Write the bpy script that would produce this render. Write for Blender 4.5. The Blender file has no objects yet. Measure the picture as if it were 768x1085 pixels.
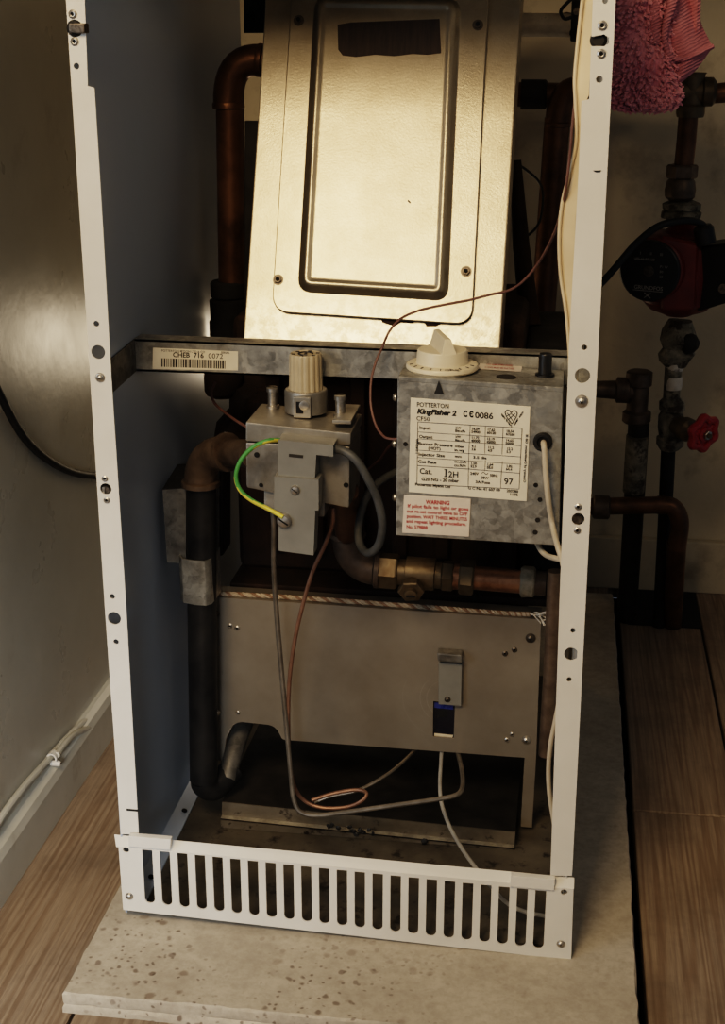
import bpy, bmesh, math, random
from mathutils import Vector, Matrix, noise
random.seed(7)
PI = math.pi
COL = bpy.context.scene.collection

# ------------------------------------------------------------------ camera
F_PX = 1504.7
CAM = Vector((0.37183, -1.06174, 0.76918))
YAW, PITCH, ROLL = -0.14287, 0.33181, 0.00034
_fwd = Vector((math.sin(YAW)*math.cos(PITCH), math.cos(YAW)*math.cos(PITCH), -math.sin(PITCH)))
_right = Vector((math.cos(YAW), -math.sin(YAW), 0))
_down = _fwd.cross(_right)

def at(px, py, axis, val):
    """point of the real plane axis=val seen at that place of the photograph"""
    d = _right*((px-384)/F_PX) + _down*((py-542.5)/F_PX) + _fwd
    return CAM + d*((val-CAM[axis])/d[axis])
def P(px, py, y): return at(px, py, 1, y)

cd = bpy.data.cameras.new('camera'); cam = bpy.data.objects.new('camera', cd); COL.objects.link(cam)
cd.sensor_fit = 'VERTICAL'; cd.sensor_height = 36; cd.sensor_width = 36*768/1085
cd.lens = F_PX*36/1085; cd.clip_start = 0.01
cam.matrix_world = Matrix(((_right.x, -_down.x, -_fwd.x, CAM.x), (_right.y, -_down.y, -_fwd.y, CAM.y),
                           (_right.z, -_down.z, -_fwd.z, CAM.z), (0, 0, 0, 1)))
bpy.context.scene.camera = cam

# ------------------------------------------------------------------ materials
def nt(name):
    m = bpy.data.materials.new(name); m.use_nodes = True
    t = m.node_tree; b = t.nodes['Principled BSDF']
    return m, t, b
def c4(c): return (c[0], c[1], c[2], 1)
def noise_node(t, scale, detail=4, rough=.55, vec=None, dim=None):
    n = t.nodes.new('ShaderNodeTexNoise'); n.inputs['Scale'].default_value = scale
    n.inputs['Detail'].default_value = detail; n.inputs['Roughness'].default_value = rough
    if vec: t.links.new(vec, n.inputs['Vector'])
    return n
def ramp(t, fac, stops):
    r = t.nodes.new('ShaderNodeValToRGB'); e = r.color_ramp.elements
    while len(e) < len(stops): e.new(.5)
    for el, (p, c) in zip(e, stops): el.position = p; el.color = c4(c)
    t.links.new(fac, r.inputs['Fac']); return r
def coords(t, scale=(1, 1, 1)):
    tc = t.nodes.new('ShaderNodeTexCoord'); mp = t.nodes.new('ShaderNodeMapping')
    mp.inputs['Scale'].default_value = scale
    t.links.new(tc.outputs['Object'], mp.inputs['Vector']); return mp.outputs['Vector']
def mixc(t, fac, a, b, mode='MIX'):
    m = t.nodes.new('ShaderNodeMix'); m.data_type = 'RGBA'; m.blend_type = mode
    for s, v in ((m.inputs[0], fac), (m.inputs[6], a), (m.inputs[7], b)):
        if hasattr(v, 'is_linked') or hasattr(v, 'links'): t.links.new(v, s)
        elif isinstance(v, (int, float)): s.default_value = v
        else: s.default_value = c4(v)
    return m.outputs[2]
def bumpn(t, b, height, strength, dist=.001):
    n = t.nodes.new('ShaderNodeBump'); n.inputs['Strength'].default_value = strength
    n.inputs['Distance'].default_value = dist
    t.links.new(height, n.inputs['Height']); t.links.new(n.outputs['Normal'], b.inputs['Normal'])
def pm(name, c1, c2, scale=30, rough=.5, metal=0, bump=0, bscale=200, bdist=.001, lo=.35, hi=.65, stretch=(1, 1, 1), rvar=.12,
       c3=None, s3=60, lo3=.6, hi3=.72):
    """two-tone mottled surface with a fine bump and an optional third tone in patches"""
    m, t, b = nt(name); v = coords(t, stretch)
    n = noise_node(t, scale, 6, .6, v)
    out = ramp(t, n.outputs['Fac'], [(lo, c1), (hi, c2)]).outputs['Color']
    if c3:
        n3 = noise_node(t, s3, 8, .65, v)
        out = mixc(t, ramp(t, n3.outputs['Fac'], [(lo3, (0, 0, 0)), (hi3, (1, 1, 1))]).outputs['Color'], out, c3)
    t.links.new(out, b.inputs['Base Color'])
    b.inputs['Metallic'].default_value = metal
    nr = noise_node(t, scale*2.3, 4, .6, v)
    mr = t.nodes.new('ShaderNodeMapRange'); mr.inputs[3].default_value = max(.05, rough-rvar); mr.inputs[4].default_value = min(1, rough+rvar)
    t.links.new(nr.outputs['Fac'], mr.inputs[0]); t.links.new(mr.outputs[0], b.inputs['Roughness'])
    if bump:
        nb = noise_node(t, bscale, 3, .6, v); bumpn(t, b, nb.outputs['Fac'], bump, bdist)
    return m
def flat(name, c, rough=.5, metal=0):
    return pm(name, [x*.88 for x in c], c, 60, rough, metal, .05, 400)
M = {}
M['enamel'] = pm('white_enamel', (.66, .63, .57), (.74, .715, .66), 9, .38, 0, .05, 160, rvar=.08, c3=(.5, .46, .39), s3=22, lo3=.68, hi3=.85)
M['panel'] = pm('cool_lit_panel_enamel', (.36, .42, .51), (.40, .46, .55), 3, .28, 0, 0, rvar=.012)  # white casing enamel with the cool bluish light mixed into its colour
M['knob'] = pm('aged_beige_plastic', (.40, .33, .22), (.48, .40, .275), 30, .45, 0, .02, 300)
M['label'] = pm('label_paper', (.68, .63, .52), (.77, .72, .60), 25, .5, 0, .02, 300)
M['warn_label'] = pm('warning_paper', (.60, .52, .44), (.68, .60, .52), 25, .5, 0, .02, 300)
M['ink'] = flat('black_ink', (.02, .02, .02), .5)
M['redink'] = flat('red_ink', (.42, .05, .06), .5)
M['rubber'] = flat('black_rubber', (.012, .012, .012), .55)
M['dark'] = flat('dark_hole', (.006, .006, .006), .9)
M['screw'] = pm('zinc_screw', (.34, .31, .27), (.55, .51, .45), 300, .34, .9, .05, 600)
M['dark_screw'] = pm('blackened_screw', (.06, .05, .04), (.18, .15, .12), 300, .42, .8, .1, 500)
M['copper'] = pm('copper_pipe', (.36, .20, .12), (.48, .29, .185), 30, .45, .9, .06, 300, c3=(.16, .08, .045), s3=24, lo3=.52, hi3=.7)
M['old_copper'] = pm('tarnished_copper', (.13, .062, .032), (.22, .115, .062), 26, .42, .7, .08, 200, c3=(.05, .030, .02), s3=18, lo3=.5, hi3=.72)
M['brass'] = pm('dull_brass', (.12, .09, .055), (.21, .16, .10), 40, .48, .65, .2, 240, c3=(.10, .06, .03), s3=40, lo3=.52, hi3=.7)
M['iron'] = pm('bronze_elbow', (.10, .072, .052), (.18, .135, .10), 60, .5, .6, .2, 250)
M['verdigris'] = pm('verdigris_crust', (.13, .115, .08), (.34, .31, .24), 70, .85, 0, .6, 160, .003, c3=(.06, .045, .03), s3=60, lo3=.5, hi3=.6)
M['black_pipe'] = pm('black_iron_pipe', (.010, .010, .011), (.03, .029, .028), 30, .48, .3, .15, 180)
M['rust'] = pm('rusty_cast_iron', (.014, .008, .005), (.045, .022, .012), 14, .8, .2, .5, 60, .003, c3=(.07, .035, .018), s3=30, lo3=.58, hi3=.75)
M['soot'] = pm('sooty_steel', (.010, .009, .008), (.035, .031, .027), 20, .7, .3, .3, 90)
M['valve_metal'] = pm('cast_aluminium', (.27, .25, .215), (.37, .345, .30), 50, .42, .7, .18, 500, c3=(.18, .155, .125), s3=20, lo3=.55, hi3=.75)
M['grey_paint'] = pm('grey_painted_plate', (.215, .21, .19), (.255, .25, .225), 30, .42, .25, .05, 300)
M['cream'] = pm('cream_plastic', (.62, .54, .40), (.70, .62, .47), 30, .42, 0, .02, 300)
M['cream_cable'] = pm('cream_cable', (.46, .40, .31), (.54, .47, .37), 40, .5, 0, .02, 300)
M['grey_cable'] = pm('grey_cable', (.05, .052, .052), (.085, .088, .088), 60, .5, 0, .03, 300)
M['pilot_tube'] = pm('dull_tube', (.17, .15, .125), (.28, .25, .21), 60, .4, .7, .05, 300)
M['copper_tube'] = pm('thin_copper_tube', (.20, .115, .078), (.28, .165, .115), 60, .48, .6, .05, 300)
M['brown_wire'] = pm('brown_wire', (.10, .05, .04), (.16, .08, .06), 60, .5, 0)
M['grey_wire'] = pm('pale_grey_wire', (.27, .26, .24), (.36, .35, .32), 60, .5, 0)
M['yellow'] = flat('yellow_insulation', (.62, .52, .08), .45)
M['green'] = flat('green_insulation', (.08, .28, .07), .45)
M['red_paint'] = pm('dark_red_paint', (.12, .014, .011), (.17, .022, .016), 30, .45, 0, .1, 200, c3=(.06, .012, .01), s3=20, lo3=.55, hi3=.75)
M['red_wheel'] = pm('red_wheel_paint', (.30, .025, .03), (.38, .035, .04), 30, .4, 0, .05, 300)
M['black_plastic'] = flat('black_plastic', (.012, .012, .013), .4)
M['white_mark'] = flat('faded_white_print', (.36, .34, .31), .5)
M['rope_a'] = pm('beige_rope', (.36, .29, .21), (.48, .40, .30), 90, .8, 0, .2, 400)
M['rope_b'] = pm('brown_rope', (.20, .12, .075), (.28, .18, .12), 90, .8, 0, .2, 400)
M['crust'] = pm('pale_solder_crust', (.18, .155, .11), (.34, .30, .235), 90, .7, .2, .6, 220, .002)
M['white_wrap'] = pm('white_wrap', (.55, .50, .42), (.75, .70, .62), 40, .7, 0, .4, 90, .003, c3=(.10, .08, .06), s3=40, lo3=.6, hi3=.7)
M['strip'] = pm('cream_edging', (.55, .44, .29), (.66, .54, .37), 14, .5, 0, .05, 200)
M['torn'] = pm('brown_glue_remnant', (.016, .009, .007), (.035, .02, .014), 60, .6, 0, .3, 200, stretch=(6, 1, .4))
M['sight_blue'] = flat('sight_glass_blue', (.035, .05, .22), .3)  # plain blue for the upper edge of the sight glass
M['glass'] = flat('sooty_glass', (.012, .012, .02), .12)

# galvanised sheet with spangle
def galvanised(name, ca, cb, rough=.42, sc=150, metal=.65):
    m, t, b = nt(name); v = coords(t)
    nz = noise_node(t, 60, 3, .6, v)
    add = t.nodes.new('ShaderNodeVectorMath'); add.operation = 'MULTIPLY_ADD'
    add.inputs[1].default_value = (.02, .02, .02)
    t.links.new(nz.outputs['Color'], add.inputs[0]); t.links.new(v, add.inputs[2])
    vo = t.nodes.new('ShaderNodeTexVoronoi'); vo.inputs['Scale'].default_value = sc
    t.links.new(add.outputs[0], vo.inputs['Vector'])
    sep = t.nodes.new('ShaderNodeSeparateColor'); t.links.new(vo.outputs['Color'], sep.inputs[0])
    n = noise_node(t, 45, 8, .7, v)
    mx = t.nodes.new('ShaderNodeMath'); mx.operation = 'MULTIPLY_ADD'; mx.inputs[1].default_value = .16
    t.links.new(sep.outputs[0], mx.inputs[0]); t.links.new(n.outputs['Fac'], mx.inputs[2])
    r = ramp(t, mx.outputs[0], [(.38, ca), (.74, cb)])
    t.links.new(r.outputs['Color'], b.inputs['Base Color']); b.inputs['Metallic'].default_value = metal
    mr = t.nodes.new('ShaderNodeMapRange'); mr.inputs[3].default_value = rough-.12; mr.inputs[4].default_value = rough+.15
    t.links.new(sep.outputs[1], mr.inputs[0]); t.links.new(mr.outputs[0], b.inputs['Roughness'])
    nb = noise_node(t, 300, 3, .6, v); bumpn(t, b, nb.outputs['Fac'], .08)
    return m
M['galv'] = galvanised('galvanised_sheet', (.21, .205, .19), (.46, .45, .41))
M['galv_dark'] = galvanised('dusty_galvanised_sheet', (.11, .105, .095), (.22, .21, .19), .5)

# aluminised hood: warm grey metal, mottled oxide near the foot of the sheet
def hood_metal():
    m, t, b = nt('aluminised_hood_steel'); v = coords(t)
    n = noise_node(t, 40, 8, .65, v)
    base = ramp(t, n.outputs['Fac'], [(.3, (.30, .26, .195)), (.7, (.39, .345, .27))]).outputs['Color']
    fine = noise_node(t, 700, 3, .7, v)
    base = mixc(t, ramp(t, fine.outputs['Fac'], [(.4, (.3, .3, .3)), (.75, (0, 0, 0))]).outputs['Color'], base, (.25, .22, .18))
    ob = noise_node(t, 95, 8, .7, v)
    sep = t.nodes.new('ShaderNodeSeparateXYZ'); t.links.new(v, sep.inputs[0])
    mr = t.nodes.new('ShaderNodeMapRange'); mr.inputs[1].default_value = .54; mr.inputs[2].default_value = .49
    t.links.new(sep.outputs[2], mr.inputs[0])
    mul = t.nodes.new('ShaderNodeMath'); mul.operation = 'MULTIPLY'
    rr = ramp(t, ob.outputs['Fac'], [(.42, (0, 0, 0)), (.56, (1, 1, 1))])
    t.links.new(mr.outputs[0], mul.inputs[0]); t.links.new(rr.outputs['Color'], mul.inputs[1])
    base = mixc(t, mul.outputs[0], base, (.56, .51, .42))
    t.links.new(base, b.inputs['Base Color']); b.inputs['Metallic'].default_value = .88
    n2 = noise_node(t, 18, 5, .6, v)
    m2 = t.nodes.new('ShaderNodeMapRange'); m2.inputs[3].default_value = .30; m2.inputs[4].default_value = .40
    t.links.new(n2.outputs['Fac'], m2.inputs[0]); t.links.new(m2.outputs[0], b.inputs['Roughness'])
    nb = noise_node(t, 500, 3, .6, v); bumpn(t, b, nb.outputs['Fac'], .12)
    return m
M['hood'] = hood_metal()

# burner plate: satin steel with circular scuffs left by the swinging shutter
def scuffed_plate():
    m, t, b = nt('satin_steel_plate'); v = coords(t)
    n = noise_node(t, 14, 7, .6, v)
    base = ramp(t, n.outputs['Fac'], [(.3, (.255, .225, .185)), (.7, (.345, .31, .26))]).outputs['Color']
    c = P(474, 741, .19)
    sub = t.nodes.new('ShaderNodeVectorMath'); sub.operation = 'SUBTRACT'; sub.inputs[1].default_value = c
    t.links.new(v, sub.inputs[0])
    ln = t.nodes.new('ShaderNodeVectorMath'); ln.operation = 'LENGTH'; t.links.new(sub.outputs[0], ln.inputs[0])
    nx = noise_node(t, 1, 2, .5); cb = t.nodes.new('ShaderNodeCombineXYZ')
    k = t.nodes.new('ShaderNodeMath'); k.operation = 'MULTIPLY'; k.inputs[1].default_value = 420
    t.links.new(ln.outputs['Value'], k.inputs[0]); t.links.new(k.outputs[0], cb.inputs[0]); t.links.new(cb.outputs[0], nx.inputs['Vector'])
    line = ramp(t, nx.outputs['Fac'], [(.60, (0, 0, 0)), (.70, (1, 1, 1))]).outputs['Color']
    fall = t.nodes.new('ShaderNodeMapRange'); fall.inputs[1].default_value = .046; fall.inputs[2].default_value = .040
    t.links.new(ln.outputs['Value'], fall.inputs[0])
    patch = noise_node(t, 28, 2, .5, v); pr = ramp(t, patch.outputs['Fac'], [(.47, (0, 0, 0)), (.62, (1, 1, 1))]).outputs['Color']
    m1 = t.nodes.new('ShaderNodeMath'); m1.operation = 'MULTIPLY'; t.links.new(line, m1.inputs[0]); t.links.new(fall.outputs[0], m1.inputs[1])
    m2 = t.nodes.new('ShaderNodeMath'); m2.operation = 'MULTIPLY'; t.links.new(m1.outputs[0], m2.inputs[0]); t.links.new(pr, m2.inputs[1])
    m3 = t.nodes.new('ShaderNodeMath'); m3.operation = 'MULTIPLY'; m3.inputs[1].default_value = .5; t.links.new(m2.outputs[0], m3.inputs[0])
    base = mixc(t, m3.outputs[0], base, (.62, .58, .5))
    t.links.new(base, b.inputs['Base Color']); b.inputs['Metallic'].default_value = .6; b.inputs['Roughness'].default_value = .45
    nb = noise_node(t, 420, 3, .6, v); bumpn(t, b, nb.outputs['Fac'], .06)
    return m
M['plate'] = scuffed_plate()

# floor pan and tray, dusty and stained
M['pan'] = pm('dusty_pan', (.075, .066, .054), (.15, .135, .11), 16, .6, .3, .3, 180, c3=(.03, .025, .02), s3=50, lo3=.56, hi3=.66)
M['tray'] = pm('stained_tray_steel', (.13, .115, .09), (.25, .225, .185), 18, .45, .6, .2, 160, c3=(.03, .022, .016), s3=70, lo3=.58, hi3=.68)

def wood():
    m, t, b = nt('old_pine_boards')
    tc = t.nodes.new('ShaderNodeTexCoord'); geo = t.nodes.new('ShaderNodeNewGeometry')
    off = t.nodes.new('ShaderNodeVectorMath'); off.operation = 'ADD'
    sc = t.nodes.new('ShaderNodeVectorMath'); sc.operation = 'SCALE'; sc.inputs['Scale'].default_value = 9.0
    cb = t.nodes.new('ShaderNodeCombineXYZ')
    for i in range(3): t.links.new(geo.outputs['Random Per Island'], cb.inputs[i])
    t.links.new(cb.outputs[0], sc.inputs[0]); t.links.new(tc.outputs['Object'], off.inputs[0]); t.links.new(sc.outputs[0], off.inputs[1])
    mp = t.nodes.new('ShaderNodeMapping'); mp.inputs['Scale'].default_value = (9, .22, 9); t.links.new(off.outputs[0], mp.inputs['Vector'])
    n1 = noise_node(t, 2.2, 3, .5, mp.outputs[0])
    wv = t.nodes.new('ShaderNodeMath'); wv.operation = 'MULTIPLY'; wv.inputs[1].default_value = 110
    sn = t.nodes.new('ShaderNodeMath'); sn.operation = 'SINE'
    t.links.new(n1.outputs['Fac'], wv.inputs[0]); t.links.new(wv.outputs[0], sn.inputs[0])
    mr = t.nodes.new('ShaderNodeMapRange'); mr.inputs[1].default_value = -1; t.links.new(sn.outputs[0], mr.inputs[0])
    mp2 = t.nodes.new('ShaderNodeMapping'); mp2.inputs['Scale'].default_value = (120, 4, 120); t.links.new(off.outputs[0], mp2.inputs['Vector'])
    n2 = noise_node(t, 3, 6, .7, mp2.outputs[0])
    a = ramp(t, mr.outputs[0], [(0, (.25, .18, .125)), (.6, (.33, .255, .185)), (1, (.345, .27, .20))]).outputs['Color']
    a = mixc(t, ramp(t, n2.outputs['Fac'], [(.35, (.5, .5, .5)), (.65, (0, 0, 0))]).outputs['Color'], a, (.12, .085, .06))
    dirt = noise_node(t, 9, 8, .7, tc.outputs['Object'])
    a = mixc(t, ramp(t, dirt.outputs['Fac'], [(.48, (0, 0, 0)), (.75, (.65, .65, .65))]).outputs['Color'], a, (.11, .085, .065))
    # knots
    kv = t.nodes.new('ShaderNodeTexVoronoi'); kv.inputs['Scale'].default_value = 1
    mp3 = t.nodes.new('ShaderNodeMapping'); mp3.inputs['Scale'].default_value = (9, 5, 9); t.links.new(off.outputs[0], mp3.inputs['Vector'])
    t.links.new(mp3.outputs[0], kv.inputs['Vector'])
    a = mixc(t, ramp(t, kv.outputs['Distance'], [(.05, (.8, .8, .8)), (.10, (0, 0, 0))]).outputs['Color'], a, (.10, .055, .03))
    t.links.new(a, b.inputs['Base Color']); b.inputs['Roughness'].default_value = .6
    bumpn(t, b, n2.outputs['Fac'], .35, .0015)
    return m
M['wood'] = wood()

def hearth_mat():
    m, t, b = nt('mineral_board'); v = coords(t)
    n = noise_node(t, 11, 9, .68, v)
    base = ramp(t, n.outputs['Fac'], [(.3, (.36, .315, .25)), (.7, (.55, .495, .41))]).outputs['Color']
    n2 = noise_node(t, 120, 4, .7, v)
    base = mixc(t, ramp(t, n2.outputs['Fac'], [(.35, (.35, .35, .35)), (.6, (0, 0, 0))]).outputs['Color'], base, (.26, .215, .165))
    # splash spots
    warp = noise_node(t, 40, 3, .6, v)
    for sc, r0, r1, c, thr in ((85, .18, .30, (.13, .09, .065), .6), (170, .18, .34, (.12, .085, .06), .6), (52, .16, .28, (.20, .15, .11), .66)):
        ad = t.nodes.new('ShaderNodeVectorMath'); ad.operation = 'MULTIPLY_ADD'; ad.inputs[1].default_value = (.012,)*3
        t.links.new(warp.outputs['Color'], ad.inputs[0]); t.links.new(v, ad.inputs[2])
        vo = t.nodes.new('ShaderNodeTexVoronoi'); vo.inputs['Scale'].default_value = sc; t.links.new(ad.outputs[0], vo.inputs['Vector'])
        sp = t.nodes.new('ShaderNodeSeparateColor'); t.links.new(vo.outputs['Color'], sp.inputs[0])
        gate = t.nodes.new('ShaderNodeMath'); gate.operation = 'GREATER_THAN'; gate.inputs[1].default_value = thr; t.links.new(sp.outputs[0], gate.inputs[0])
        patch = noise_node(t, 7, 2, .5, v)
        pr = ramp(t, patch.outputs['Fac'], [(.38, (0, 0, 0)), (.52, (1, 1, 1))]).outputs['Color']
        f = ramp(t, vo.outputs['Distance'], [(r0, (.8, .8, .8)), (r1, (0, 0, 0))]).outputs['Color']
        g1 = t.nodes.new('ShaderNodeMath'); g1.operation = 'MULTIPLY'; t.links.new(gate.outputs[0], g1.inputs[0]); t.links.new(f, g1.inputs[1])
        g2 = t.nodes.new('ShaderNodeMath'); g2.operation = 'MULTIPLY'; t.links.new(g1.outputs[0], g2.inputs[0]); t.links.new(pr, g2.inputs[1])
        sx = t.nodes.new('ShaderNodeSeparateXYZ'); t.links.new(v, sx.inputs[0])
        mx = t.nodes.new('ShaderNodeMapRange'); mx.inputs[1].default_value = .13; mx.inputs[2].default_value = -.03; mx.inputs[3].default_value = .12; t.links.new(sx.outputs[0], mx.inputs[0])
        g3 = t.nodes.new('ShaderNodeMath'); g3.operation = 'MULTIPLY'; t.links.new(g2.outputs[0], g3.inputs[0]); t.links.new(mx.outputs[0], g3.inputs[1]); g2 = g3
        base = mixc(t, g2.outputs[0], base, c)
    t.links.new(base, b.inputs['Base Color']); b.inputs['Roughness'].default_value = .75
    bumpn(t, b, n2.outputs['Fac'], .3, .001)
    return m
M['hearth'] = hearth_mat()
M['wall'] = pm('left_wall_gloss_paint', (.47, .445, .385), (.54, .515, .45), 5, .30, 0, .10, 30, .004, rvar=.1, c3=(.38, .35, .29), s3=8, lo3=.6, hi3=.8)
M['back_wall'] = pm('back_wall_paint', (.54, .475, .36), (.62, .55, .42), 5, .6, 0, .25, 40, .004, c3=(.25, .20, .14), s3=9, lo3=.55, hi3=.8)
M['skirting'] = pm('skirting_paint', (.50, .485, .42), (.60, .58, .51), 8, .4, 0, .1, 60, c3=(.40, .36, .29), s3=20, lo3=.6, hi3=.75)

def terry():
    m, t, b = nt('pink_terry'); v = coords(t)
    n = noise_node(t, 30, 5, .6, v)
    r = ramp(t, n.outputs['Fac'], [(.3, (.70, .25, .32)), (.7, (.92, .45, .51))])
    t.links.new(r.outputs['Color'], b.inputs['Base Color']); b.inputs['Roughness'].default_value = .95
    b.inputs['Sheen Weight'].default_value = .35
    n2 = noise_node(t, 260, 4, .7, v); bumpn(t, b, n2.outputs['Fac'], .8, .003)
    return m
M['terry'] = terry()
def ribbed():
    m, t, b = nt('pink_ribbed_cloth'); v = coords(t)
    n = noise_node(t, 60, 5, .6, v); r = ramp(t, n.outputs['Fac'], [(.3, (.46, .165, .20)), (.7, (.60, .26, .30))])
    w = t.nodes.new('ShaderNodeTexWave'); w.bands_direction = 'Z'; w.inputs['Scale'].default_value = 105; w.inputs['Distortion'].default_value = 2.5
    mp = t.nodes.new('ShaderNodeMapping'); mp.inputs['Rotation'].default_value = (0, .45, 0); t.links.new(v, mp.inputs['Vector']); t.links.new(mp.outputs[0], w.inputs['Vector'])
    t.links.new(mixc(t, .14, r.outputs['Color'], w.outputs['Color'], 'MULTIPLY'), b.inputs['Base Color']); b.inputs['Roughness'].default_value = .95
    bumpn(t, b, w.outputs['Fac'], .6, .0015); return m
M['terry_back'] = ribbed()

# ------------------------------------------------------------------ mesh helpers
class MB:
    """collects shapes and links them as one mesh object"""
    def __init__(s): s.v = []; s.f = []; s.mi = []; s.mats = []
    def slot(s, m):
        if m not in s.mats: s.mats.append(m)
        return s.mats.index(m)
    def add(s, verts, faces, m):
        o = len(s.v); k = s.slot(m)
        s.v += [tuple(x) for x in verts]; s.f += [tuple(i+o for i in f) for f in faces]; s.mi += [k]*len(faces)
    def add_bm(s, bm, m):
        bm.verts.ensure_lookup_table(); bm.verts.index_update()
        s.add([v.co for v in bm.verts], [[v.index for v in f.verts] for f in bm.faces], m); bm.free()
    def box(s, a, b, m, bev=0, seg=2):
        a = Vector(a); b = Vector(b)
        c = [Vector((x, y, z)) for z in (a.z, b.z) for y in (a.y, b.y) for x in (a.x, b.x)]
        return s.hexa([c[4], c[5], c[1], c[0]], [c[6], c[7], c[3], c[2]], m, bev, seg)
    def hexa(s, fr, bk, m, bev=0, seg=2):
        """front TL TR BR BL and back TL TR BR BL"""
        bm = bmesh.new(); V = [bm.verts.new(p) for p in list(fr)+list(bk)]
        for f in ((0, 3, 2, 1), (4, 5, 6, 7), (0, 1, 5, 4), (1, 2, 6, 5), (2, 3, 7, 6), (3, 0, 4, 7)): bm.faces.new([V[i] for i in f])
        bmesh.ops.recalc_face_normals(bm, faces=bm.faces)
        if bev: bmesh.ops.bevel(bm, geom=bm.edges[:], offset=bev, segments=seg, affect='EDGES', profile=.6)
        s.add_bm(bm, m); return s
    def pbox(s, q, y0, y1, m, bev=0, seg=2):
        """box whose front face is the photographed quad q (TL TR BR BL) on the plane y0 and whose back is at y1"""
        fr = [P(x, y, y0) for x, y in q]; return s.hexa(fr, [p+Vector((0, y1-y0, 0)) for p in fr], m, bev, seg)
    def tube(s, pts, r, m, n=10, cap=True, smooth=True, sub=6, flatten=None, m2=None, m2range=None):
        pts = [Vector(p) for p in pts]
        if smooth and len(pts) > 2: pts = spline(pts, sub)
        N = len(pts); rr = r if isinstance(r, (list, tuple)) else [r]*N
        if len(rr) != N:
            k = len(rr)-1; rr = [rr[min(k, int(i*k/(N-1)))]+(rr[min(k, int(i*k/(N-1))+1)]-rr[min(k, int(i*k/(N-1)))])*(i*k/(N-1)-int(i*k/(N-1))) for i in range(N)]
        vs = []; nrm = None
        for i, p in enumerate(pts):
            t = (pts[min(N-1, i+1)]-pts[max(0, i-1)]).normalized()
            if nrm is None: nrm = t.orthogonal().normalized()
            nrm = (nrm-t*nrm.dot(t)).normalized(); bn = t.cross(nrm)
            for k in range(n):
                a = 2*PI*k/n; vs.append(p+(nrm*math.cos(a)+bn*math.sin(a))*rr[i])
        fs = []; fs2 = []
        for i in range(N-1):
            for k in range(n):
                q = (i*n+k, i*n+(k+1) % n, (i+1)*n+(k+1) % n, (i+1)*n+k)
                (fs2 if m2 and (k+i//m2range) % n < n//2 else fs).append(q)
        if cap: fs += [tuple(range(n-1, -1, -1)), tuple((N-1)*n+k for k in range(n))]
        o = len(s.v); s.add(vs, fs, m)
        if fs2:
            k2 = s.slot(m2); s.f += [tuple(i+o for i in f) for f in fs2]; s.mi += [k2]*len(fs2)
        return s
    def ribbon(s, pts, w, th, m, wd=(1, 0, 0), sub=6):
        pts = spline([Vector(p) for p in pts], sub); N = len(pts); wd = Vector(wd).normalized()
        ww = w if isinstance(w, (list, tuple)) else [w]*N
        vs = []
        for i, p in enumerate(pts):
            t = (pts[min(N-1, i+1)]-pts[max(0, i-1)]).normalized(); nn = t.cross(wd).normalized()
            W = ww[min(len(ww)-1, int(i*len(ww)/N))]
            for a, b in ((-1, -1), (1, -1), (1, 1), (-1, 1)): vs.append(p+wd*(a*W/2)+nn*(b*th/2))
        fs = [(i*4+k, i*4+(k+1) % 4, i*4+4+(k+1) % 4, i*4+4+k) for i in range(N-1) for k in range(4)]
        fs += [(3, 2, 1, 0), tuple((N-1)*4+k for k in range(4))]
        s.add(vs, fs, m); return s
    def lathe(s, base, axis, prof, m, n=24, cap=True, jit=0, jsc=60, ph=0):
        """profile of (radius, height) turned about axis from base"""
        base = Vector(base); ax = Vector(axis).normalized(); u = ax.orthogonal().normalized(); w = ax.cross(u)
        vs = []
        for r, h in prof:
            for k in range(n):
                a = 2*PI*k/n+ph; d = u*math.cos(a)+w*math.sin(a)
                p = base+ax*h+d*r
                if jit: p += d*(noise.noise(p*jsc)*jit)+ax*(noise.noise(p*jsc+Vector((9, 3, 1)))*jit*.5)
                vs.append(p)
        L = len(prof)
        fs = [(i*n+k, i*n+(k+1) % n, (i+1)*n+(k+1) % n, (i+1)*n+k) for i in range(L-1) for k in range(n)]
        if cap: fs += [tuple(range(n-1, -1, -1)), tuple((L-1)*n+k for k in range(n))]
        s.add(vs, fs, m); return s
    def nut(s, base, axis, r, h, m, ph=0):
        return s.lathe(base, axis, [(r*.9, 0), (r, h*.12), (r, h*.88), (r*.9, h)], m, 6, ph=ph)
    def plate(s, outer, holes, m, fn, th=.0015, bev=0):
        """filled 2D outline with holes; fn maps (u, v, depth) to a point"""
        cu = bpy.data.curves.new('tmp', 'CURVE'); cu.dimensions = '2D'; cu.fill_mode = 'BOTH'; cu.extrude = .5
        for loop in [outer]+list(holes):
            sp = cu.splines.new('POLY'); sp.points.add(len(loop)-1); sp.use_cyclic_u = True
            for q, (x, y) in zip(sp.points, loop): q.co = (x, y, 0, 1)
        s._from_curve(cu, m, lambda p: fn(p.x, p.y, (.5-p.z)*th)); return s
    def text(s, body, m, fn, size=1, bold=0, align='LEFT', spacing=1.0, extr=.0):
        cu = bpy.data.curves.new('tmp', 'FONT'); cu.body = body; cu.size = size; cu.align_x = align; cu.offset = bold
        cu.resolution_u = 3; cu.space_character = spacing
        s._from_curve(cu, m, lambda p: fn(p.x, p.y)); return s
    def _from_curve(s, cu, m, fn):
        ob = bpy.data.objects.new('tmp', cu); COL.objects.link(ob)
        dg = bpy.context.evaluated_depsgraph_get(); me = bpy.data.meshes.new_from_object(ob.evaluated_get(dg))
        s.add([fn(v.co) for v in me.vertices], [list(p.vertices) for p in me.polygons], m)
        bpy.data.objects.remove(ob); bpy.data.curves.remove(cu); bpy.data.meshes.remove(me)
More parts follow.
